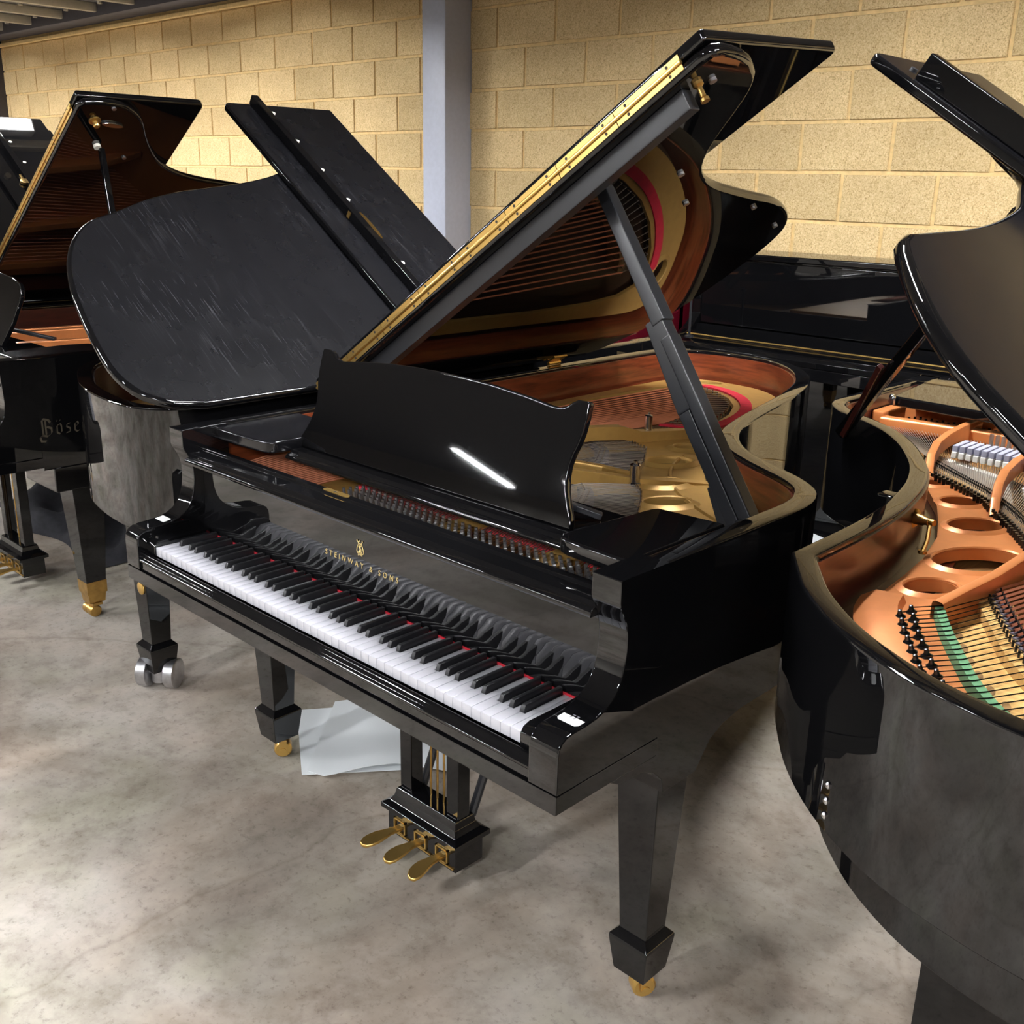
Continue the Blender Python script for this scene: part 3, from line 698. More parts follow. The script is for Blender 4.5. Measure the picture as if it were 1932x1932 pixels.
b.holed(plate_out, [PST, OPB, OPC] + hl, ZP - 0.014, ZP, XYZ)
for h in hl:                                        # raised lips round the casting holes
    b.sweep(h[::-1], [(0.0, ZP - 0.001), (-0.001, ZP + 0.006), (-0.005, ZP + 0.0085), (-0.011, ZP + 0.005), (-0.022, ZP + 0.0005)], True)
pl = part('iron_plate', b, 'goldplate', ST)
def strut(root, pts, w_, mat, name='plate_strut', parent=None):
    """web standing on the plate: pts (x, y, z_top, z_bot)"""
    b = MB()
    for (x0, y0, t0, z0), (x1, y1, t1, z1) in zip(pts, pts[1:]):
        d = Vector((x1 - x0, y1 - y0, 0)).normalized(); s = Vector((d.y, -d.x, 0)) * w_ / 2
        bb = bmesh.new(); vs = []
        for (x, y, t, z) in ((x0, y0, t0, z0), (x1, y1, t1, z1)):
            for sg, zz in ((-1, z), (1, z), (1, t), (-1, t)): vs.append(bb.verts.new((x + s.x * sg, y + s.y * sg, zz)))
        for q in ((0, 1, 5, 4), (1, 2, 6, 5), (2, 3, 7, 6), (3, 0, 4, 7)): bb.faces.new([vs[i] for i in q])
        bmesh.ops.recalc_face_normals(bb, faces=bb.faces); b.merge(bb)
    bmesh.ops.remove_doubles(b.bm, verts=b.bm.verts, dist=0.0004)
    es = [e for e in b.bm.edges if len(e.link_faces) == 2 and e.calc_face_angle(0) > 0.9]
    bmesh.ops.bevel(b.bm, geom=es, offset=min(0.006, w_ * 0.3), segments=2, profile=0.5, affect='EDGES', clamp_overlap=True)
    return part(name, b, mat, parent or root)
strut(ST, [(0.345, 0.40, 0.925, ZP), (0.355, 0.46, 0.945, 0.915), (0.40, 0.66, 0.95, 0.912), (0.452, 0.93, 0.95, 0.912), (0.478, 1.06, 0.948, 0.91), (0.50, 1.16, 0.938, 0.90), (0.515, 1.22, 0.918, ZP), (0.535, 1.28, 0.913, ZP), (0.57, 1.36, 0.910, ZP), (0.63, 1.46, 0.896, ZP), (0.66, 1.50, 0.886, ZP)], 0.034, 'goldplate')
strut(ST, [(0.62, 0.40, 0.925, ZP), (0.628, 0.46, 0.942, 0.915), (0.662, 0.60, 0.946, 0.915), (0.695, 0.70, 0.940, 0.905), (0.73, 0.78, 0.922, ZP), (0.79, 0.86, 0.905, ZP), (0.87, 0.97, 0.892, ZP), (0.90, 1.01, 0.886, ZP)], 0.030, 'goldplate')
strut(ST, [(0.44, 0.55, 0.935, 0.91), (0.53, 0.68, 0.938, 0.912), (0.61, 0.78, 0.934, 0.908), (0.69, 0.85, 0.918, ZP), (0.77, 0.875, 0.91, ZP)], 0.022, 'goldplate')
for (x, y, z0, h, r) in ((0.525, 1.255, 0.905, 0.052, 0.0115), (0.795, 0.845, 0.89, 0.05, 0.0135)):
    b = MB(); b.lathe((x, y, z0), (0, 0, 1), [(r * 1.2, 0), (r * 1.2, 0.006), (r, 0.008), (r, h), (r * 0.8, h + 0.003), (r * 0.35, h + 0.003), (r * 0.35, h + 0.010)], 18); part('nose_bolt', b, 'chrome', ST)
for (x, y) in ((0.885, 1.14), (0.955, 1.0), (1.085, 0.845), (1.17, 0.66)):
    b = MB(); b.lathe((x, y, ZP), (0, 0, 1), [(0.013, 0), (0.013, 0.004), (0.009, 0.005), (0.009, 0.018), (0.007, 0.021), (0.004, 0.021)], 14); part('plate_bolt', b, 'chrome', ST)
b = MB(); b.sweep([(x, y) for x, y in offset_path(OUT1, 0.16) if 0.62 < y < 1.25 and x > 0.7], [(0, ZP - 0.001), (0.002, ZP + 0.005), (0.008, ZP + 0.005), (0.012, ZP - 0.001)]); part('plate_ridge', b, 'goldplate', ST)
b = MB(); b.box(0.36, 1.10, 0.338, 0.366, ZP, ZP + 0.010, 0.004); part('string_felt', b, 'redfelt', ST, label='red felt under the strings')
HB = [(0.532, 1.44), (0.525, 1.57), (0.49, 1.70), (0.435, 1.82), (0.36, 1.915), (0.275, 1.985), (0.19, 2.02)]
def along(pl_, t):
    L = [0.0]
    for p, q in zip(pl_, pl_[1:]): L.append(L[-1] + math.hypot(q[0] - p[0], q[1] - p[1]))
    d = t * L[-1]
    for i in range(len(pl_) - 1):
        if d <= L[i + 1] + 1e-9:
            k = (d - L[i]) / max(1e-9, L[i + 1] - L[i]); return (pl_[i][0] + (pl_[i + 1][0] - pl_[i][0]) * k, pl_[i][1] + (pl_[i + 1][1] - pl_[i][1]) * k)
    return pl_[-1]
BBR = [(0.478, 1.40), (0.462, 1.52), (0.425, 1.63), (0.37, 1.73), (0.30, 1.81), (0.22, 1.865), (0.16, 1.885)]
b = MB(); b.sweep(smooth_path(BBR, 0.03), [(-0.018, 0.837), (-0.018, 0.897), (0.018, 0.897), (0.018, 0.837)]); part('bass_bridge', b, 'soundboard', ST)
pins = []; segs = []; hits = []
NB = 22
for i in range(NB):
    t = i / (NB - 1); a = (0.318 - 0.285 * t, 0.40 - 0.10 * t); c = along(BBR, t); e = along(HB, t)
    segs.append(((a[0], a[1], 0.907), (c[0], c[1], 0.906)))
strings_part(ST, segs, 0.0030, 'copper', 'bass_strings')
segs2 = []
for i in range(NB):
    t = i / (NB - 1); c = along(BBR, t); e = along(HB, t); segs2.append(((c[0], c[1], 0.9045), (e[0], e[1], 0.8985))); hits.append((e[0], e[1], ZP))
    pins.append((c[0] + 0.009, c[1] + 0.006, 0.896)); pins.append((c[0] - 0.009, c[1] - 0.004, 0.896))
RED = [(0.545, 1.50), (0.54, 1.62), (0.505, 1.76), (0.44, 1.885), (0.345, 1.99), (0.235, 2.055), (0.15, 2.07)]
b = MB(); b.sweep(smooth_path(RED, 0.03), [(-0.004, ZP + 0.001), (-0.004, ZP + 0.007), (0.034, ZP + 0.007), (0.034, ZP + 0.001)]); b.bar((0.545, 1.485, ZP + 0.006), (0.47, 1.38, ZP + 0.02), 0.022, 0.007); part('hitch_felt', b, 'redfelt', ST, label='curved strip of red felt under the bass string ends')
# long bridge, treble strings
HITM = [(0.50, 1.19), (0.60, 1.15), (0.69, 1.02), (0.745, 0.905)]; HITT = [(0.80, 0.84), (0.85, 0.80), (0.895, 0.74), (0.955, 0.65), (1.02, 0.555), (1.055, 0.45)]
BRM = [(0.475, 1.08), (0.545, 1.03), (0.62, 0.92), (0.675, 0.815)]; BRT = [(0.735, 0.725), (0.775, 0.69), (0.815, 0.63), (0.86, 0.55), (0.915, 0.47), (0.95, 0.40)]
for br in (BRM, BRT):
    b = MB(); b.sweep(smooth_path(br, 0.02), [(-0.016, 0.837), (-0.016, 0.896), (0.016, 0.896), (0.016, 0.837)]); part('treble_bridge', b, 'graphite', ST)
for (br, ht, x0, x1, n) in ((BRM, HITM, 0.36, 0.60, 26), (BRT, HITT, 0.64, 1.10, 44)):
    for i in range(n):
        t = i / (n - 1); a = x0 + (x1 - x0) * t; c = along(br, t); e = along(ht, t)
        segs2.append(((a, 0.375, 0.902), (c[0], c[1], 0.9045))); segs2.append(((c[0], c[1], 0.9045), (e[0], e[1], 0.893)))
        hits.append((e[0], e[1], ZP)); pins.append((c[0] + 0.008, c[1], 0.895)); pins.append((c[0] - 0.008, c[1], 0.895))
segs3 = [((x * 0.97 + 0.008, 0.235, 0.903), (0.318 - 0.285 * t, 0.40 - 0.10 * t, 0.907)) for t in [i / 21 for i in range(22)] for x in [0.318 - 0.285 * t]]
strings_part(ST, segs3, 0.0026, 'copper', 'bass_string_ends')
front = []
for i in range(150):
    x = 0.42 + i * 0.77 / 149; r_ = i % 4; y = 0.247 + 0.015 * r_ + 0.012 * math.sin(x * 5)
    front.append((x, y, ZP - 0.002))
    xe = x * 0.97 + 0.01
    segs2.append(((x, y + 0.003, 0.893), (xe, 0.378, 0.9)))
strings_part(ST, segs2, 0.0010, 'steel', 'treble_strings')
pins_part(ST, front, 0.0036, 0.036, 'alu', 'tuning_pins', (0, -0.1, 1))
pins_part(ST, hits, 0.0024, 0.014, 'chrome', 'hitch_pins')
pins_part(ST, pins, 0.0016, 0.010, 'chrome', 'bridge_pins')
for x in (0.73, 1.0):
    b = MB(); b.box(x, x + 0.065, 0.245, 0.375, ZP, 0.905, 0.004); part('plate_web', b, 'goldplate', ST)
# legs, brackets, lyre
for cx in (1.259, -0.032):
    square_leg(ST, cx, 0.336, 0.61, 0.104, 0.066)
    o_ = 1.33 if cx > 0.5 else -0.105; i_ = 1.186 if cx > 0.5 else 0.04
    pf = [(0.11, 0.626), (0.135, 0.612), (0.20, 0.607), (0.235, 0.592), (0.262, 0.566), (0.268, 0.536), (0.372, 0.536), (0.39, 0.560), (0.415, 0.588), (0.455, 0.606), (0.53, 0.617), (0.66, 0.617), (0.66, 0.625)]
    b = MB(); b.prism(pf, min(o_, i_), max(o_, i_), lambda u, v, h: (h, u, v), 0.002, 2); part('leg_bracket', b, 'black', ST)
square_leg(ST, 0.30, 1.98, 0.62, 0.104, 0.066)
b = MB(); b.prism([(-0.06, 0.38)] + offset_path(OUT1, 0.04) + [(1.29, 0.38)], 0.66, 0.70, XYZ); part('bottom_board', b, 'satin', ST)
lyre(ST, 0.637, 0.288, 0.625)
# lid
main1 = [(0.0, 0.578), (1.43, 0.578), (1.462, 0.586), (1.470, 0.615), (1.466, 0.68), (1.455, 0.725), (1.432, 0.772), (1.385, 0.82), (1.321, 0.858), (1.25, 0.895), (1.19, 0.932), (1.128, 0.986), (1.085, 1.05), (1.052, 1.135), (1.029, 1.236), (1.0, 1.40), (0.985, 1.50), (0.957, 1.60), (0.91, 1.705), (0.839, 1.794), (0.748, 1.842), (0.653, 1.868), (0.458, 1.894), (0.28, 1.893), (0.18, 1.86), (0.06, 1.78), (0.0, 1.70)]
main1 = smooth_path(main1[1:-1], 0.03); main1 = [(0.0, 0.578)] + main1 + [(0.0, 1.70)]
f1, LID1, FL1 = make_lid(ST, -0.105, 1.003, 33.6, main1, 1.462, 0.578, 0.535, 'black', batten=False, tilt=0.075)
N1 = Vector(f1(0, 0, 1)) - Vector(f1(0, 0, 0))
b = MB(); b.box(0.03, 1.365, 0.605, 0.637, -0.043, 0.0, 0.003, f=f1); part('batten', b, 'satin', LID1, label='dark grey stiffening bar along the front of the lid underside')
b = MB(); b.lathe(f1(1.385, 0.63, 0.0), -N1, [(0.011, 0), (0.011, 0.006), (0.006, 0.01), (0.006, 0.03), (0.009, 0.034), (0.009, 0.04)], 14); part('latch_stud', b, 'oldbrass', LID1)
b = MB()
for s, y in ((1.40, 0.66), (1.10, 0.93), (0.98, 1.10), (0.96, 1.44), (0.86, 1.70)): b.disc(f1(s, y, 0), -N1, 0.008, 0.006, 12, 0.002)
part('lid_buffers', b, 'alu', LID1, kind='stuff')
for y in (1.55, 0.85):
    b = MB(); b.box(-0.112, -0.100, y - 0.035, y + 0.035, 0.958, 0.987); b.tube([(-0.106, y - 0.03, 0.995), (-0.106, y + 0.03, 0.995)], 0.006, 8); b.box(0.0, 0.035, y - 0.032, y + 0.032, -0.003, 0.0, f=f1)
    part('lid_hinge', b, 'brass', ST)
prop(ST, (1.258, 0.625, 0.945), f1(1.045, 0.712, -0.004), 0.036, 'satin')
b = MB(); b.box(1.236, 1.283, 0.585, 0.665, 0.945, 0.962, 0.002); part('prop_bracket', b, 'satin', ST)
# stickers on the arms
b = MB(); b.prism([(1.278, 0.030), (1.283, 0.025), (1.318, 0.025), (1.323, 0.030), (1.323, 0.056), (1.318, 0.061), (1.283, 0.061), (1.278, 0.056)], 0.7628, 0.7634, lambda u, v, h: (u, v, h + (v - 0.04) * 0.05)); sk = part('sticker', b, 'paper', ST, label='white paper sticker printed 77')
b = MB(); b.merge(text_mesh('77', 0.016, lambda u, v, w_: (1.3005 + u, 0.041 + v, 0.7636 + v * 0.05 + w_), 0.0002)); part('number', b, 'ink', sk)
b = MB(); b.prism([(-0.096, 0.052), (-0.055, 0.052), (-0.055, 0.078), (-0.096, 0.078)], 0.7640, 0.7648, lambda u, v, h: (u, v, h + (v - 0.052) * 0.16)); part('sticker', b, 'paper', ST, label='blank white paper sticker')

# ---------------------------------------------------------------- 2. grands turned round, tail towards the camera
def turned_grand(name, label, X0, Y0, out, zt, zb, deg, main, L, yh, fold, plate, liner, mat, W=1.435, th=0.045, inside=True, zl=0.84, bh=0.036, zh=0.012, bpos=0.135, bend=0.0):
    R = thing(name, label, 'piano', (X0, Y0, 0), math.pi)
    make_rim(R, out, zb, zt, th, liner, 'black', zl)
    for x0, x1 in ((-0.105, -0.043), (W - 0.105 - 0.062, W - 0.105)):
        b = MB(); b.prism([(u, v if v < 0.9 else zt) for u, v in armp], x0, x1, lambda u, v, h: (h, u, v), 0.003, 2); part('arm', b, 'black', R)
    x1 = W - 0.105
    b = MB(); b.box(-0.105, x1, -0.027, 0.38, 0.625, 0.6605, 0.002); part('keybed', b, 'black', R)
    b = MB(); b.box(-0.0425, x1 - 0.063, 0.02, 0.19, 0.745, 0.765, 0.004); b.prism([(0.02, 0.67), (0.02, 0.765), (0.19, 0.765), (0.19, 0.905), (0.20, 0.905), (0.20, 0.67)], -0.0425, x1 - 0.063, lambda u, v, h: (h, u, v)); part('fallboard', b, 'black', R)
    if inside:
        bed = offset_path(out, th - 0.004)
        b = MB(); b.prism([(-0.06, 0.22)] + bed + [(x1 - 0.045, 0.22)], zl - 0.012, zl - 0.004, XYZ); part('soundboard', b, 'soundboard', R)
    b = MB(); b.prism([(-0.06, 0.38)] + offset_path(out, 0.06) + [(x1 - 0.05, 0.38)], zb - 0.03, zb + 0.02, XYZ, 0.006); part('bottom_frame', b, 'black', R)
    f, lid, fl = make_lid(R, -0.105, zt + zh, deg, main, L, yh, fold, mat, True, True, bh=bh, bpos=bpos, bend=bend)
    return R, f, lid, fl
OUT3 = smooth_path([(-0.105, 0.24), (-0.105, 0.9), (-0.105, 1.6), (-0.105, 2.02), (-0.095, 2.13), (-0.055, 2.215), (0.0, 2.262), (0.06, 2.283), (0.17, 2.284), (0.286, 2.272), (0.42, 2.243), (0.544, 2.195), (0.64, 2.152), (0.717, 2.108), (0.79, 2.04), (0.832, 1.98), (0.855, 1.91), (0.868, 1.82), (0.885, 1.7), (0.915, 1.56), (0.955, 1.42), (1.01, 1.28), (1.08, 1.15), (1.165, 1.04), (1.25, 0.95), (1.305, 0.86), (1.326, 0.76), (1.33, 0.66), (1.33, 0.24)], 0.025)
main3 = [(-0.03, 0.86), (1.40, 0.86), (1.408, 0.95), (1.37, 1.04), (1.27, 1.12), (1.15, 1.20), (1.06, 1.27), (1.015, 1.332), (0.978, 1.43), (0.948, 1.543), (0.925, 1.66), (0.901, 1.781), (0.862, 1.90), (0.805, 2.019), (0.755, 2.13), (0.671, 2.213), (0.579, 2.265), (0.50, 2.293), (0.424, 2.312), (0.254, 2.336), (0.121, 2.338), (0.035, 2.302), (-0.01, 2.24), (-0.03, 2.15)]
main3 = [(-0.03, 0.86)] + smooth_path(main3[1:-1], 0.03, corners=(0,)) + [(-0.03, 2.15)]
P3, f3, LID3, FL3 = turned_grand('grand_piano', 'scratched black grand piano, rounded tail nearest, left of the white-keyed grand, lid raised', -0.305, 2.41, OUT3, 1.0, 0.645, 34.0, main3, 1.41, 0.86, 0.479, True, 'darkmahogany', 'worn')
N3 = Vector(f3(0, 0, 1)) - Vector(f3(0, 0, 0))
yb = 0.86 + 0.479 - 0.135
b = MB(); b.prism([(x * 0.012, yv * 0.012) for x, yv in []] or ell(0.665, yb - 0.045, 0.075, 0.010, 0, 24), 0.0565, 0.0585, f3, 0.0); part('latch_plate', b, 'oldbrass', FL3, label='oval brass latch plate')
b = MB(); b.box(0.70, 0.715, yb + 0.026, yb + 0.031, 0.060, 0.082, f=f3); part('latch_eye', b, 'oldbrass', FL3)
square_leg(P3, 0.358, 2.11, 0.64, 0.098, 0.066, True, 'double')
b = MB(); b.lathe((0.348, 2.11 + 0.0405, 0.355), (0, 1, 0), [(0.021, 0), (0.02, 0.003), (0.012, 0.005), (0.004, 0.0055)], 18); part('leg_rosette', b, 'brass', P3, label='round brass bolt cover on the leg')
for cx in (0.02, 1.2): square_leg(P3, cx, 0.336, 0.625, 0.15, 0.1)
# its plate, felt and string ends show in the gap under the lid
b = MB(); b.prism([(0.0, 2.10), (0.0, 0.5), (0.62, 0.5), (0.66, 1.6), (0.645, 1.93), (0.615, 2.04), (0.51, 2.14), (0.30, 2.19), (0.10, 2.20)], 0.868, 0.884, XYZ, 0.003); part('iron_plate', b, 'goldplate', P3)
b = MB(); b.sweep(smooth_path([(0.475, 1.70), (0.465, 1.86), (0.42, 1.95), (0.34, 2.01), (0.22, 2.04), (0.1, 2.03)], 0.03), [(-0.002, 0.885), (-0.002, 0.892), (0.055, 0.892), (0.055, 0.885)]); part('hitch_felt', b, 'redfelt', P3, label='red felt strip on the plate')
pins_part(P3, [along([(0.50, 1.70), (0.488, 1.87), (0.44, 1.968), (0.352, 2.032), (0.22, 2.062), (0.1, 2.05)], i / 40) + (0.884,) for i in range(41)], 0.003, 0.013, 'bluepin', 'hitch_pins')
strings_part(P3, [(along([(0.50, 1.70), (0.488, 1.87), (0.44, 1.968), (0.352, 2.032), (0.22, 2.062), (0.1, 2.05)], i / 40) + (0.895,), along([(0.45, 1.2), (0.1, 1.2)], i / 40) + (0.905,)) for i in range(41)], 0.0014, 'copper')
prop(P3, (1.25, 0.80, 0.95), f3(1.0, 0.90, -0.004), 0.03, 'black', False)

# the grand far left, only its folded lid front shows
OUT5 = OUT3
P5, f5, LID5, FL5 = turned_grand('grand_piano', 'black grand piano at the far left edge, only its folded lid front showing', -2.945, 2.415, OUT3, 1.0, 0.645, 34.0, main3, 1.462, 0.895, 0.44, False, 'darkmahogany', 'black', inside=False)
b = MB(); b.box(0.86, 0.91, yb + 0.0, yb + 0.03, 0.0575, 0.064, 0.002, f=f5); b.disc(f5(0.845, yb + 0.03, 0.058), N3, 0.02, 0.012, 14, 0.003); part('latch_plate', b, 'oldbrass', FL5)
for cx, cy in ((0.358, 2.11), (0.02, 0.336), (1.2, 0.336)): square_leg(P5, cx, cy, 0.625, 0.15, 0.1)

# ---------------------------------------------------------------- 3. the left-hand grand facing the aisle
X4 = -2.58
P4 = thing('grand_piano', 'black grand piano on the left with faded blackletter name on its side and orange plate', 'piano', (X4, 0, 0))
make_rim(P4, OUT1, 0.615, 1.0, 0.05, 'darkmahogany', 'black')
b = MB()
for x0, x1 in ((-0.105, -0.043), (1.268, 1.33)):
    b = MB(); b.prism([(u, v if v < 0.9 else 1.0) for u, v in armp], x0, x1, lambda u, v, h: (h, u, v), 0.003, 2); part('arm', b, 'black', P4)
b = MB(); b.box(-0.105, 1.33, -0.027, 0.38, 0.625, 0.6605, 0.002); part('keybed', b, 'black', P4)
b = MB(); b.prism(fb, -0.0425, 1.2675, lambda u, v, h: (h, u, v), 0.001, 1); part('fallboard', b, 'black', P4)
b = MB(); b.prism(rail, -0.0425, 1.2675, lambda u, v, h: (h, u, v), 0.001, 1); part('front_rail', b, 'black', P4)
for i, nm in enumerate(names):
    o = put('white_key', WM['S' if i == 0 else ('X' if i == 51 else nm)], P4, loc=(i * WK, 0, 0))
    if nm in BOFF and i < 51: put('black_key', BKM, P4, loc=((i + 1) * WK + BOFF[nm], 0, 0))
for pts in ([(-0.048, 0.206), (0.14, 0.212), (0.187, 0.255), (0.187, 0.46), (-0.048, 0.46)], [(1.273, 0.206), (1.13, 0.209), (1.099, 0.255), (1.08, 0.47), (1.10, 0.54), (1.273, 0.60)]):
    b = MB(); b.prism(pts, 0.966, 0.996, XYZ, 0.006, 3); part('shelf_slab', b, 'worn2', P4)
b = MB(); b.box(0.19, 1.095, 0.26, 0.47, 0.945, 0.965, 0.003); part('music_shelf', b, 'black', P4)
b = MB()
hp = [(0.34, 0.0), (0.345, 0.01), (0.40, 0.10), (0.425, 0.175), (0.43, 0.20), (0.425, 0.22), (0.40, 0.24), (0.32, 0.258), (0.2, 0.268)]
b.prism(hp + [(0, 0.27)] + [(-u, v) for u, v in hp[::-1]], 0.0, 0.017, lambda u, v, h: (0.6125 + u - 0.16, 0.345 + v * math.sin(TD) + h * math.cos(TD), 0.966 + v * math.cos(TD) - h * math.sin(TD)), 0.004, 3); part('music_desk', b, 'black', P4)
b = MB(); b.bar((0.72, 0.40, 1.02), (0.86, 0.52, 0.985), 0.02, 0.012, (0, 0, 1), 0.002); part('desk_arm', b, 'satin', P4)
b = MB(); b.prism([(-0.06, 0.22)] + offset_path(OUT1, 0.045) + [(1.285, 0.22)], 0.828, 0.836, XYZ); part('soundboard', b, 'soundboard', P4)
b = MB(); b.prism([(-0.03, 0.225)] + [p for p in offset_path(OUT1, 0.075) if p[1] > 0.24] + [(1.25, 0.225)], 0.868, 0.882, XYZ, 0.002); part('iron_plate', b, 'copperplate', P4)
for (x0, y0, x1, y1, h) in ((0.02, 0.40, 0.05, 1.75, 0.03), (0.18, 0.36, 0.30, 1.7, 0.06), (0.44, 0.36, 0.56, 1.35, 0.085), (0.72, 0.36, 0.84, 1.02, 0.085), (0.98, 0.36, 1.06, 0.84, 0.07)):
    d = ((x1 - x0), (y1 - y0))
    strut(P4, [(x0, y0, 0.882 + h * 0.6, 0.87), (x0 + d[0] * 0.1, y0 + d[1] * 0.1, 0.882 + h, 0.87), (x0 + d[0] * 0.75, y0 + d[1] * 0.75, 0.882 + h, 0.87), (x1, y1, 0.886, 0.87)], 0.03, 'copperplate')
b = MB(); b.lathe((1.02, 0.62, 0.88), (0, 0, 1), [(0.022, 0), (0.02, 0.01), (0.02, 0.055), (0.017, 0.06)], 16); part('plate_boss', b, 'copperplate', P4)
square_leg(P4, 1.21, 0.41, 0.56, 0.125, 0.070, False, 'band')
b = MB(); b.box(1.075, 1.335, 0.27, 0.56, 0.53, 0.62, 0.006); part('leg_block', b, 'black', P4)
for cx, cy in ((0.02, 0.41), (0.3, 1.98)): square_leg(P4, cx, cy, 0.62, 0.125, 0.070, False, 'band')
lyre(P4, 0.66, 0.32, 0.625, False)
main4 = [(0.0, 0.592), (1.43, 0.592), (1.455, 0.605), (1.462, 0.64), (1.46, 0.72), (1.44, 0.78), (1.38, 0.85), (1.29, 0.90), (1.20, 0.955), (1.11, 1.03), (1.04, 1.14), (1.0, 1.26), (0.977, 1.365), (0.955, 1.47), (0.91, 1.62), (0.87, 1.76), (0.80, 1.9), (0.73, 2.0), (0.66, 2.09), (0.55, 2.2), (0.44, 2.285), (0.30, 2.305), (0.14, 2.278), (0.04, 2.21), (0.0, 2.11)]
main4 = [(0.0, 0.592)] + smooth_path(main4[1:-1], 0.03) + [(0.0, 2.11)]
f4, LID4, FL4 = make_lid(P4, -0.105, 1.012, 33.5, main4, 1.456, 0.592, 0.49, 'black', batten=False)
N4 = Vector(f4(0, 0, 1)) - Vector(f4(0, 0, 0))
b = MB(); b.lathe(f4(1.365, 0.675, 0), -N4, [(0.021, 0), (0.021, 0.004), (0.009, 0.007), (0.008, 0.018), (0.012, 0.021), (0.010, 0.026)], 18); part('latch_stud', b, 'brass', LID4)
b = MB(); b.prism(ell(1.35, 0.745, 0.012, 0.042, 0.15, 24), -0.008, 0.0, f4, 0.002); part('prop_cup', b, 'chrome', LID4, label='oval metal prop cup')
b = MB(); b.disc(f4(1.22, 0.73, 0), -N4, 0.013, 0.012, 14, 0.003); part('lid_button', b, 'whitefelt', LID4)
prop(P4, (1.258, 0.64, 0.95), f4(1.215, 0.745, -0.012), 0.026, 'black', False)
for s, y in ((1.44, 0.72), (1.15, 0.86)):
    b = MB(); b.disc(f4(s, y, 0), -N4, 0.008, 0.006, 10, 0.002); part('lid_buffer', b, 'alu', LID4)
strings_part(P4, [((0.03 + 1.14 * i / 59, 0.36, 0.905), (0.06 + 0.9 * (i / 59) ** 1.1, 1.95 - 1.25 * (i / 59) ** 0.8, 0.903)) for i in range(60)], 0.0014, 'copper')
# blackletter name, stroked with a broad pen on the treble side
def nib(b, pts, sx, sz, oy, oz, w_=0.085, ang=0.75):
    cx, cz = math.cos(ang) * w_, math.sin(ang) * w_
    for (x0, z0), (x1, z1) in zip(pts, pts[1:]):
        q = [(x0 - cx, z0 - cz), (x0 + cx, z0 + cz), (x1 + cx, z1 + cz), (x1 - cx, z1 - cz)]
        vs = [b.bm.verts.new((1.3306, oy + u * sx, oz + v * sz)) for u, v in q]; b.bm.faces.new(vs)
GL = {'B': (0.86, [[(0.1, 0.0), (0.1, 1.0)], [(0.3, 0.05), (0.3, 0.95)], [(-0.08, 0.82), (0.15, 1.05), (0.5, 0.95), (0.62, 0.78), (0.38, 0.56)], [(0.38, 0.56), (0.66, 0.42), (0.66, 0.14), (0.38, -0.05), (0.05, 0.06), (-0.12, -0.05), (-0.05, -0.3), (0.25, -0.34)]]),
      'o': (0.52, [[(0.08, 0.55), (0.05, 0.12), (0.22, 0.0)], [(0.08, 0.55), (0.30, 0.62), (0.36, 0.48), (0.36, 0.12), (0.22, 0.0)]]),
      's': (0.46, [[(0.32, 0.58), (0.12, 0.55), (0.08, 0.40), (0.30, 0.26), (0.28, 0.06), (0.04, 0.02)]]),
      'e': (0.46, [[(0.08, 0.52), (0.05, 0.12), (0.2, 0.0), (0.34, 0.06)], [(0.08, 0.52), (0.26, 0.62), (0.32, 0.46), (0.08, 0.30)]]),
      'n': (0.58, [[(0.04, 0.60), (0.08, 0.52), (0.08, 0.02)], [(0.08, 0.50), (0.30, 0.62), (0.38, 0.5), (0.38, 0.04), (0.46, 0.0)]]),
      'd': (0.54, [[(0.08, 0.52), (0.05, 0.12), (0.22, 0.0), (0.36, 0.10), (0.36, 0.55), (0.1, 0.95)], [(0.08, 0.52), (0.26, 0.58)]]),
      'r': (0.44, [[(0.04, 0.60), (0.08, 0.52), (0.08, 0.02)], [(0.08, 0.48), (0.26, 0.62), (0.34, 0.52)]]),
      'f': (0.42, [[(0.1, 0.0), (0.1, 0.8), (0.24, 0.98), (0.36, 0.9)], [(0.0, 0.56), (0.3, 0.56)]])}
b = MB(); x = 0.0
for ch in 'Bosendorfer':
    wd, st = GL[ch]
    for s_ in st: nib(b, s_, 0.052, 0.056, 0.245 + x, 0.735, 0.055 if ch != 'B' else 0.075)
    if ch == 'o' and x < 0.06: nib(b, [(0.08, 0.80), (0.10, 0.86)], 0.052, 0.056, 0.245 + x, 0.735, 0.06); nib(b, [(0.28, 0.80), (0.30, 0.86)], 0.052, 0.056, 0.245 + x, 0.735, 0.06)
    x += (wd + 0.10) * 0.052
bmesh.ops.recalc_face_normals(b.bm, faces=b.bm.faces)
part('lettering', b, 'dullgilt', P4, label='faded gilt blackletter name')

# ---------------------------------------------------------------- 4. the right-hand grand, tail towards the camera
X2, Y2 = 2.255, 2.42
def L2(x, y): return (X2 - x, Y2 - y)
OUT2 = smooth_path([(-0.105, 0.24), (-0.105, 0.9), (-0.105, 1.6), (-0.105, 2.05), (-0.092, 2.21), (-0.04, 2.315), (0.06, 2.362), (0.18, 2.372), (0.30, 2.366), (0.395, 2.346), (0.47, 2.32), (0.54, 2.282), (0.597, 2.243), (0.65, 2.196), (0.703, 2.14), (0.758, 2.066), (0.798, 2.008), (0.7995, 1.93), (0.80, 1.87), (0.804, 1.75), (0.816, 1.63), (0.84, 1.507), (0.867, 1.406), (0.912, 1.294), (0.966, 1.197), (1.03, 1.10), (1.112, 1.006), (1.20, 0.935), (1.29, 0.875), (1.36, 0.80), (1.392, 0.72), (1.395, 0.62), (1.395, 0.24)], 0.025, corners=(16,))
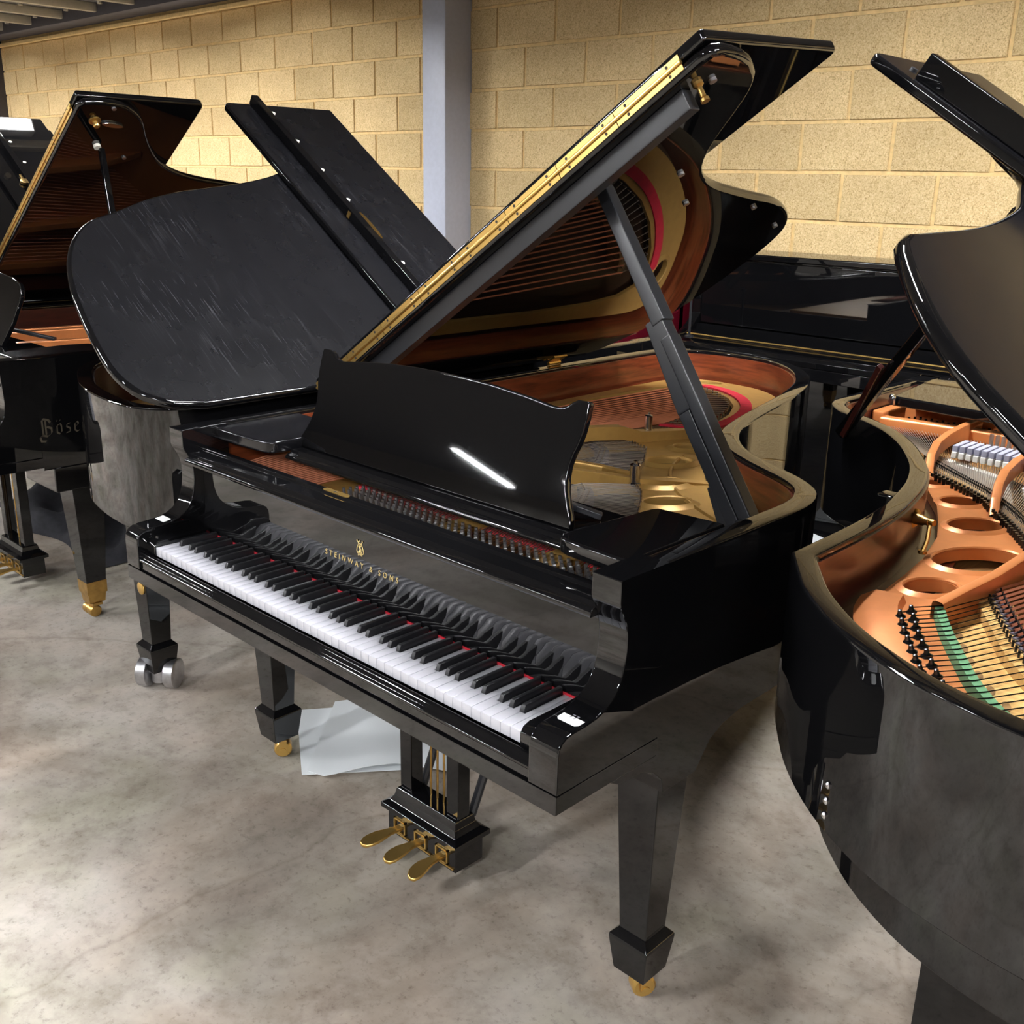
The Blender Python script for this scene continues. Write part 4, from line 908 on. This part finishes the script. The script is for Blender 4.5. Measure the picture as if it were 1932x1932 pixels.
main2 = [(0.0, 0.784), (1.452, 0.784), (1.455, 0.88), (1.42, 0.97), (1.35, 1.06), (1.238, 1.15), (1.146, 1.224), (1.079, 1.263), (1.043, 1.31), (1.023, 1.364), (0.963, 1.511), (0.926, 1.676), (0.908, 1.8), (0.901, 1.899), (0.898, 2.02), (0.897, 2.09), (0.884, 2.129), (0.832, 2.196), (0.745, 2.284), (0.666, 2.338), (0.599, 2.363), (0.547, 2.377), (0.388, 2.4), (0.22, 2.405), (0.08, 2.375), (0.02, 2.3), (0.0, 2.18)]
main2 = [(0.0, 0.784)] + smooth_path(main2[1:-1], 0.03, corners=(0, 14)) + [(0.0, 2.18)]
P2, f2, LID2, FL2 = turned_grand('grand_piano', 'black grand piano at the right edge, tail nearest, copper orange plate in view', X2, Y2, OUT2, 1.0, 0.69, 33.0, main2, 1.452, 0.784, 0.569, False, 'darkmahogany', 'worn2', W=1.50, th=0.040, inside=True, zl=0.86, bh=0.055, zh=0.022, bpos=0.055, bend=0.10)
# lower body, leg and belly
b = MB(); b.prism([(-0.03, 0.45)] + [p for p in offset_path(OUT2, 0.075) if p[1] > 0.5] + [(1.30, 0.45)], 0.56, 0.668, XYZ, 0.006, 2); part('belly_frame', b, 'black', P2)
b = MB(); b.loft([(0.07, 0.366, 2.02, 0.085, 0.085), (0.60, 0.366, 2.02, 0.085, 0.085)], 0.003); lg = part('leg', b, 'black', P2)
b = MB(); b.box(0.31, 0.42, 1.97, 2.07, 0.05, 0.075, 0.003)
for s in (-1, 1): b.lathe((0.366 + s * 0.026 - 0.02, 2.02, 0.035), (1, 0, 0), [(0.006, 0), (0.028, 0), (0.034, 0.005), (0.034, 0.035), (0.028, 0.04), (0.006, 0.04)], 18)
part('caster', b, 'oldbrass', lg)
for cx in (0.03, 1.26): square_leg(P2, cx, 0.336, 0.625, 0.17, 0.12)
for z in (0.86, 0.815, 0.77):
    pass
b = MB(); b.sweep([p for p in offset_path(OUT2, 0.044) if p[1] > 0.9], [(0.0, 0.858), (0.0, 0.868), (0.085, 0.868), (0.085, 0.858)]); part('shaded_ledge', b, 'darkmahogany', P2)  # ledge inside the rim, its shade put into the dark veneer colour
# plate with its five round holes
ZQ = 0.892
pw = [(1.235, 1.43), (1.30, 1.355), (1.38, 1.225), (1.435, 1.10), (1.475, 1.0), (1.51, 0.85), (1.525, 0.73), (1.538, 0.58), (1.565, 0.44), (1.605, 0.325), (1.655, 0.24), (1.70, 0.178), (1.78, 0.135), (1.88, 0.105), (1.98, 0.095), (2.10, 0.11), (2.22, 0.16), (2.28, 0.26), (2.285, 0.55), (2.2, 0.42), (2.05, 0.30), (1.90, 0.235), (1.875, 0.262), (1.805, 0.34), (1.725, 0.455), (1.665, 0.565), (1.672, 0.66), (1.695, 0.83), (1.70, 0.95), (1.665, 1.02), (1.605, 1.13), (1.50, 1.26), (1.455, 1.325), (1.38, 1.395), (1.275, 1.47), (1.235, 1.52), (1.20, 1.53)]
H2 = [(1.30, 1.405, 0.034, 0.027, 0.6), (1.408, 1.29, 0.045, 0.036, 0.9), (1.503, 1.135, 0.062, 0.044, 1.05), (1.592, 0.915, 0.098, 0.062, 1.12), (1.588, 0.703, 0.052, 0.036, 1.1)]
hl = [ell(*L2(x, y), rx, ry, a) for x, y, rx, ry, a in H2]
b = MB(); b.holed([L2(*p) for p in pw], hl, ZQ - 0.022, ZQ, XYZ)
for h in hl: b.sweep(h[::-1], [(0.0, ZQ - 0.02), (-0.001, ZQ + 0.003), (-0.004, ZQ + 0.006), (-0.009, ZQ + 0.004), (-0.016, ZQ)], True)
b.sweep([L2(*p) for p in smooth_path([(1.585, 0.60), (1.60, 0.545), (1.635, 0.48), (1.70, 0.39), (1.765, 0.315), (1.80, 0.285)], 0.02)], [(-0.004, ZQ - 0.002), (0.004, ZQ + 0.014), (0.05, ZQ + 0.014), (0.075, ZQ - 0.002)][::-1])
part('iron_plate', b, 'copperplate', P2)
def wstrut(pts, w_, nm='plate_strut'): return strut(P2, [L2(x, y) + (t, z) for x, y, t, z in pts], w_, 'copperplate', nm)
wstrut([(1.275, 1.43, 0.898, ZQ - .01), (1.255, 1.47, 0.915, ZQ - .01), (1.235, 1.52, 0.938, ZQ - .01), (1.215, 1.60, 0.955, 0.915), (1.20, 1.70, 0.958, 0.918), (1.19, 1.80, 0.958, 0.915), (1.183, 1.87, 0.956, ZQ - .01), (1.18, 1.98, 0.956, ZQ - .01)], 0.022)
wstrut([(1.505, 1.235, 0.898, ZQ - .01), (1.488, 1.28, 0.925, ZQ - .01), (1.47, 1.34, 0.945, 0.90), (1.45, 1.43, 0.955, 0.915), (1.435, 1.55, 0.958, 0.918), (1.42, 1.80, 0.956, 0.91), (1.415, 1.98, 0.956, ZQ - .01)], 0.022)
wstrut([(1.655, 0.565, 0.925, ZQ - .02), (1.665, 0.64, 0.93, ZQ - .02), (1.68, 0.75, 0.935, ZQ - .01), (1.69, 0.88, 0.945, 0.90), (1.71, 1.2, 0.955, 0.915), (1.73, 1.98, 0.956, ZQ - .01)], 0.022)
wstrut([(1.98, 0.30, 0.90, ZQ - .02), (2.0, 0.6, 0.95, 0.91), (2.02, 1.98, 0.95, ZQ - .01)], 0.024)
# capo bar and front of the plate, nameboard side with tuning pins
b = MB(); b.prism([L2(*p) for p in ((0.935, 1.845), (0.935, 1.885), (1.19, 1.925), (1.43, 1.925), (2.2, 1.925), (2.2, 1.88), (1.43, 1.88), (1.19, 1.88))], 0.90, 0.938, XYZ, 0.008, 3); part('capo_bar', b, 'copperplate', P2)
b = MB(); b.box(*(lambda a, c: (c[0], a[0], c[1], a[1]))(L2(0.92, 1.95), L2(2.29, 2.19)), ZQ - 0.02, ZQ, 0.002); part('pin_plate', b, 'copperplate', P2)
b = MB(); b.box(*(lambda a, c: (c[0], a[0], c[1], a[1]))(L2(0.915, 2.05), L2(2.29, 2.065)), 0.87, 0.95, 0.002); part('belly_rail', b, 'copperplate', P2)
b = MB(); b.box(*(lambda a, c: (c[0], a[0], c[1], a[1]))(L2(0.905, 1.86), L2(0.945, 2.02)), 0.90, 0.952, 0.008); b2 = MB(); b2.lathe(L2(0.935, 1.80) + (0.885,), (0, 0, 1), [(0.02, 0), (0.02, 0.035), (0.012, 0.045)], 14); part('plate_horn', b, 'copperplate', P2); part('plate_boss', b2, 'copperplate', P2)
pins_part(P2, [L2(0.97 + i * 0.0115, 1.985 + 0.016 * (i % 3)) + (ZQ,) for i in range(112)], 0.0042, 0.030, 'bluepin', 'tuning_pins')
# desk folded flat over the pins
b = MB(); b.prism([L2(*p) for p in ((0.955, 1.885), (0.945, 2.18), (1.06, 2.215), (1.26, 2.215), (1.265, 1.865))], 0.968, 0.998, lambda u, v, h: (u, v, h + (0.54 - v) * 0.05), 0.005, 3); part('shelf_slab', b, 'black', P2)
b = MB(); b.prism([L2(*p) for p in ((1.27, 1.885), (1.27, 2.21), (2.28, 2.21), (2.28, 1.885))], 0.952, 0.972, XYZ, 0.004, 3); part('music_shelf', b, 'black', P2)
for (px_, py_) in ((0.945, 1.90), (0.962, 1.872)):
    b = MB(); b.lathe(L2(px_, py_) + (0.975,), (0, 0, 1), [(0.009, 0), (0.009, 0.018), (0.006, 0.026)], 10); part('shelf_screw', b, 'chrome', P2)
# strings, bridges, dampers
HP = [(1.23, 1.505), (1.28, 1.455), (1.385, 1.385), (1.46, 1.318), (1.51, 1.25), (1.60, 1.125), (1.67, 1.02)]
BP = [(1.19, 1.60), (1.25, 1.545), (1.33, 1.475), (1.43, 1.39), (1.52, 1.285), (1.60, 1.18), (1.66, 1.09)]
sg, hp_, bp_ = [], [], []
for i in range(80):
    t = i / 79; h = along(HP, t); c = along(BP, t); a = (0.96 + t * 0.70, 1.86)
    sg.append((L2(*h) + (0.899,), L2(*c) + (0.909,))); sg.append((L2(*c) + (0.909,), L2(*a) + (0.914,)))
    hp_.append(L2(h[0] - 0.008 * (i % 2), h[1] - 0.012 * (i % 2)) + (ZQ,)); bp_.append(L2(c[0], c[1] - 0.008) + (0.900,)); bp_.append(L2(c[0], c[1] + 0.008) + (0.900,))
strings_part(P2, sg, 0.0010, 'steel', 'treble_strings')
pins_part(P2, hp_, 0.0042, 0.016, 'bluepin', 'hitch_pins'); pins_part(P2, bp_, 0.0022, 0.012, 'bluepin', 'bridge_pins')
b = MB(); b.sweep([L2(*p) for p in smooth_path(BP, 0.03)], [(-0.02, 0.856), (-0.02, 0.901), (0.02, 0.901), (0.02, 0.856)]); part('treble_bridge', b, 'maple', P2)
b = MB(); b.sweep([L2(*p) for p in smooth_path([(1.20, 1.64), (1.30, 1.60), (1.45, 1.52), (1.56, 1.42), (1.66, 1.32)], 0.03)], [(-0.012, 0.856), (-0.012, 0.903), (0.012, 0.903), (0.012, 0.856)]); part('duplex_bar', b, 'whitefelt', P2)
for i in range(22):
    t = i / 21; x, y = 1.262 + 0.40 * t, 1.645 - 0.02 * t
    dm = put('damper', None, P2)
    a = L2(x, y)
    b = MB(); b.box(a[0] - 0.0072, a[0] + 0.0072, a[1] - 0.042, a[1] + 0.042, 0.933, 0.950, 0.002); part('damper_head', b, 'greyfelt', dm)
    b = MB(); b.box(a[0] - 0.0068, a[0] + 0.0068, a[1] - 0.036, a[1] + 0.046, 0.916, 0.933, 0.002); part('damper_felt', b, 'whitefelt', dm)
pins_part(P2, [L2(1.29 + 0.016 * i, 1.78) + (0.915,) for i in range(26)], 0.006, 0.042, 'alu', 'damper_wires')
# bass side: pins, green felt, bridge with graphite steps
FP = [(1.655, 0.575), (1.70, 0.495), (1.75, 0.418), (1.80, 0.345), (1.845, 0.292), (1.875, 0.265), (1.93, 0.235)]
b = MB(); b.sweep([L2(*p) for p in smooth_path(FP, 0.02)], [(-0.0075, ZQ), (-0.0075, ZQ + 0.0215), (0.0075, ZQ + 0.0215), (0.0075, ZQ)]); part('hitch_felt', b, 'greenfelt', P2, label='green felt strip under the bass strings')
BB = [(1.688, 0.735), (1.72, 0.675), (1.77, 0.59), (1.82, 0.51), (1.875, 0.445), (1.93, 0.395), (2.0, 0.36)]
b = MB(); b.sweep([L2(*p) for p in smooth_path(BB, 0.02)], [(-0.030, 0.856), (-0.034, 0.886), (-0.014, 0.899), (0.030, 0.899), (0.030, 0.856)][::-1]); BRD = part('bass_bridge', b, 'maple', P2)
b = MB(); b.sweep([L2(*p) for p in smooth_path([(x - 0.045, y - 0.055) for x, y in BB], 0.02)], [(-0.040, 0.855), (-0.040, 0.878), (0.05, 0.878), (0.05, 0.855)][::-1]); part('bridge_apron', b, 'maple', P2)
for i in range(9):
    c = along([(x - 0.052, y - 0.062) for x, y in BB], 0.06 + i * 0.1)
    b = MB(); b.prism(ell(*L2(*c), 0.006, 0.016, 0.5, 14), 0.872, 0.8788, XYZ); part('bridge_plug', b, 'soundboard', P2)
bs, hh, bpn = [], [], []
NBs = 26
for i in range(NBs):
    t = i / (NBs - 1); fx = along(FP, t); br = along(BB, t); dx, dy = (br[0] - fx[0]), (br[1] - fx[1])
    L = math.hypot(dx, dy); u = (0.05, 0.13); h = (fx[0] - 0.030 - 0.022 * (i % 2) * 0.6, fx[1] - 0.040 - 0.03 * (i % 2) * 0.6)
    bs.append((L2(*h) + (ZQ + 0.022,), L2(*fx) + (ZQ + 0.0225,))); bs.append((L2(*fx) + (ZQ + 0.0225,), L2(*br) + (0.907,)))
    hh.append(L2(*h) + (ZQ + 0.012,)); bpn.append(L2(br[0] - 0.006, br[1] - 0.014) + (0.898,)); bpn.append(L2(br[0] + 0.006, br[1] + 0.014) + (0.898,))
strings_part(P2, bs, 0.0011, 'bluepin', 'string_ends')
strings_part(P2, [(L2(*along(BB, i / 25)) + (0.907,), L2(along(BB, i / 25)[0] + 0.30, 1.86) + (0.916,)) for i in range(26)], 0.0032, 'copper', 'bass_strings')
pins_part(P2, bpn, 0.0022, 0.013, 'bluepin', 'bridge_pins')
for i, p in enumerate(hh):
    if i % 1 == 0:
        b = MB(); b.lathe(p, (0.15, 0.15, 1), [(0.0085, 0), (0.0095, 0.002), (0.0045, 0.007), (0.0035, 0.014), (0.001, 0.015)], 8); part('hitch_pin', b, 'bluepin', P2)
for i in range(24):
    t = i / 23; c = along(BB, t * 0.98); a = L2(c[0] + 0.004, c[1] + 0.012)
    b = MB(); b.box(-0.017, 0.017, -0.0085, 0.0085, 0.0, 0.0035, 0.001); o = part('bridge_cap', b, 'graphite', P2); o.location = (a[0], a[1], 0.899); o.rotation_euler = (0, 0, -0.55 + 0.1 * t)
# clamp on the rim, prop, and prop base
b = MB(); q0, q1 = L2(1.435, 0.895), L2(1.515, 0.868)
b.tube([q0 + (0.957,), q1 + (0.962,)], 0.0065, 10)
b.lathe(L2(1.462, 0.886) + (0.958,), Vector(L2(1.515, 0.868) + (0.962,)) - Vector(q0 + (0.957,)), [(0.004, 0), (0.020, 0.0), (0.020, 0.006), (0.012, 0.009), (0.011, 0.028), (0.008, 0.034), (0.008, 0.045)], 14)
b.tube([L2(1.505, 0.872) + (0.962,), L2(1.508, 0.862) + (0.925,), L2(1.505, 0.855) + (0.905,)], 0.0045, 8); b.lathe(L2(1.505, 0.855) + (0.9,), (0, 0, 1), [(0.009, 0), (0.009, 0.006)], 10)
part('lid_hook', b, 'oldbrass', P2, label='brass lid hook on the inner rim')
b = MB(); q = L2(1.40, 0.905); b.box(q[0] - 0.018, q[0] + 0.018, q[1] - 0.02, q[1] + 0.02, 0.94, 0.992, 0.006); part('lid_catch', b, 'black', P2)
prop(P2, L2(0.985, 1.515) + (0.95,), f2(0.985, 1.405, -0.004), 0.03, 'black', False)
b = MB(); b.bar(L2(1.005, 1.485) + (0.95,), L2(1.17, 1.30) + (1.18,), 0.014, 0.014, (0, 1, 0), 0.002); part('short_prop', b, 'darkmahogany', P2)
for z in (0.768, 0.742, 0.718):
    b = MB(); b.lathe(L2(1.692, 0.1575) + (z,), (0.55, 0.83, 0), [(0.006, 0.0), (0.006, 0.006), (0.003, 0.008)], 10); part('chrome_dot', b, 'chrome', P2)  # three small chrome dots down the tail side

# ---------------------------------------------------------------- 5. uprights at the wall
def upright(x0, x1, y0, y1, h, mat, label, zk):
    U = thing('upright_piano', label, 'piano', ((x0 + x1) / 2, y1, 0)); ox, oy = (x0 + x1) / 2, y1
    g = lambda b: [setattr(v, 'co', v.co - Vector((ox, oy, 0))) for v in b.bm.verts]
    yp = y1 - 0.33
    def P(n, b, m_=mat): g(b); return part(n, b, m_, U)
    b = MB(); b.box(x0, x1, yp - 0.02, y1, h - 0.028, h, 0.006, 3); P('top_lid', b)
    b = MB(); b.box(x0, x1, yp + 0.025, y1 - 0.002, 0.03, h - 0.028, 0.002); P('body', b)
    b = MB(); b.box(x0 + 0.06, x1 - 0.06, yp, yp + 0.025, zk + 0.06, h - 0.035, 0.004); P('upper_panel', b)
    for a, c in ((x0, x0 + 0.05), (x1 - 0.05, x1)):
        pf = [(y0, zk - 0.10), (y0, zk - 0.02), (y0 + 0.008, zk), (y0 + 0.03, zk + 0.008), (y0 + 0.16, zk + 0.016), (y0 + 0.22, zk + 0.05), (yp + 0.01, zk + 0.10), (yp + 0.02, h - 0.03), (yp + 0.06, h - 0.03), (yp + 0.06, zk - 0.10)]
        b = MB(); b.prism(pf, a, c, lambda u, v, hh: (hh, u, v), 0.004, 2); P('arm', b)
    b = MB(); b.prism([(y0 + 0.012, zk - 0.045), (y0 + 0.008, zk - 0.02), (y0 + 0.016, zk - 0.004), (y0 + 0.03, zk), (y0 + 0.15, zk + 0.006), (y0 + 0.152, zk + 0.012), (y0 + 0.165, zk + 0.016), (y0 + 0.23, zk + 0.035), (yp, zk + 0.055), (yp, zk - 0.045)], x0 + 0.051, x1 - 0.051, lambda u, v, hh: (hh, u, v), 0.002, 1); F = P('fallboard', b)
    b = MB(); b.tube([(x0 + 0.06, y0 + 0.155, zk + 0.0145), (x1 - 0.06, y0 + 0.155, zk + 0.0145)], 0.004, 8); P('fallboard_hinge', b, 'brass' if mat == 'black' else 'oldbrass')
    b = MB(); b.box(x0, x1, y0 + 0.012, yp + 0.03, zk - 0.10, zk - 0.046, 0.003); P('keybed', b)
    b = MB(); b.box(x0 + 0.02, x1 - 0.02, yp + 0.005, yp + 0.026, 0.10, zk - 0.11, 0.004); P('lower_panel', b)
    for cx in (x0 + 0.04, x1 - 0.04):
        b = MB(); b.loft([(0.03, cx, y0 + 0.05, 0.022, 0.022), (zk - 0.10, cx, y0 + 0.05, 0.032, 0.03)], 0.003); P('leg', b)
    b = MB(); b.box(x0, x1, yp, y1 - 0.01, 0.0, 0.03, 0.003); P('plinth', b)
    return U
upright(-0.72, 0.735, 2.985, 3.575, 1.285, 'black', 'black upright piano against the block wall, key cover closed', 0.885)
upright(-2.24, -0.79, 2.74, 3.555, 1.08, 'maroon', 'deep red upright piano mostly hidden behind the raised lid of the middle grand', 0.885)
b = MB(); b.tube([(-0.565, 3.02, 0.90), (-0.567, 3.02, 1.09)], 0.006, 8); b.lathe((-0.567, 3.02, 1.085), (0, 0, 1), [(0.006, 0), (0.013, 0.004), (0.013, 0.014), (0.006, 0.018)], 12); b.lathe((-0.565, 3.02, 0.9), (0, 0, 1), [(0.022, 0), (0.022, 0.008), (0.008, 0.012)], 14)
o = put('metronome_rod', b.mesh('stand_rod', M['satin'])); o.name = 'support_rod'; tag(o, 'thin black rod with round knob on the left of the black upright', 'rod')

# ---------------------------------------------------------------- 6. loose things on the floor
def sheet(name, pts, z, label, cat, group, seed, amp=0.006, div=5, mat='film'):
    rr = random.Random(seed); b = bmesh.new()
    f = b.faces.new([b.verts.new((x, y, 0)) for x, y in pts]); bmesh.ops.triangulate(b, faces=[f]); bmesh.ops.subdivide_edges(b, edges=b.edges, cuts=div, use_grid_fill=True)
    ph = [rr.uniform(0, 6) for _ in range(4)]; cx, cy = sum(p[0] for p in pts) / len(pts), sum(p[1] for p in pts) / len(pts)
    for v in b.verts:
        x, y = v.co.x - cx, v.co.y - cy
        v.co.z = z + amp * (1 + 0.6 * math.sin(14 * x + ph[0]) * math.sin(9 * y + ph[1]) + 0.4 * math.sin(23 * (x + y) + ph[2]))
    g = bmesh.ops.extrude_face_region(b, geom=b.faces[:])
    for v in [e for e in g['geom'] if isinstance(e, bmesh.types.BMVert)]: v.co.z += 0.0012
    bmesh.ops.recalc_face_normals(b, faces=b.faces); x = MB(); x.merge(b)
    o = put(name, x.mesh(name, M[mat])); return tag(o, label, cat, group)
k = NT('white_foam_film'); k.b.inputs['Base Color'].default_value = srgb(232, 236, 238); k.b.inputs['Roughness'].default_value = 0.35; k.b.inputs['Subsurface Weight'].default_value = 0.15; k.b.inputs['Subsurface Radius'].default_value = (0.02, 0.02, 0.02); M['film'] = k.m
sheet('packing_sheet', [(-0.21, 0.515), (0.11, 0.31), (0.45, 0.75), (0.12, 0.98)], 0.0005, 'lower white packing sheet on the floor, its corner at the left leg', 'sheet', 'white packing sheets', 1)
sheet('packing_sheet', [(-0.155, 0.62), (-0.125, 0.70), (0.30, 0.80), (0.42, 0.62), (0.255, 0.525), (0.165, 0.345), (0.115, 0.325)], 0.014, 'upper crumpled white packing sheet under the middle grand, on another sheet', 'sheet', 'white packing sheets', 4)
b = MB(); b.prism([(-0.14, 2.72), (0.16, 2.62), (0.30, 3.10), (0.0, 3.20)], 0.0, 0.055, XYZ, 0.008, 2)
o = put('folded_sheet', b.mesh('folded_sheet', M['film'])); tag(o, 'folded white packing sheet on the floor in front of the black upright', 'sheet')
# crumpled black cover lying under the left pianos
rr = random.Random(3); b = bmesh.new(); NX, NY = 44, 26; gv = []
for j in range(NY + 1):
    row = []
    for i in range(NX + 1):
        u, v = i / NX * 2 - 1, j / NY * 2 - 1; r = (abs(u) ** 2.6 + abs(v) ** 2.6)
        hgt = max(0.0, 1 - r) ** 0.55
        x = -2.42 + u * 0.62; y = 0.98 + v * 0.36 + 0.04 * math.sin(5 * u)
        z = 0.004 + hgt * (0.16 + 0.05 * math.sin(9 * u + 4 * v) + 0.035 * math.sin(17 * u - 7 * v + 1) + 0.03 * math.sin(11 * v + 6 * u)) + hgt * rr.uniform(-0.008, 0.008)
        row.append(b.verts.new((x, y, max(z, 0.003))))
    gv.append(row)
for j in range(NY):
    for i in range(NX): b.faces.new((gv[j][i], gv[j][i + 1], gv[j + 1][i + 1], gv[j + 1][i]))
x = MB(); x.merge(b); o = put('piano_cover', x.mesh('piano_cover', M['felt_black'], ang=60)); tag(o, 'crumpled black cloth cover heaped on the floor under the left grand pianos', 'cover')
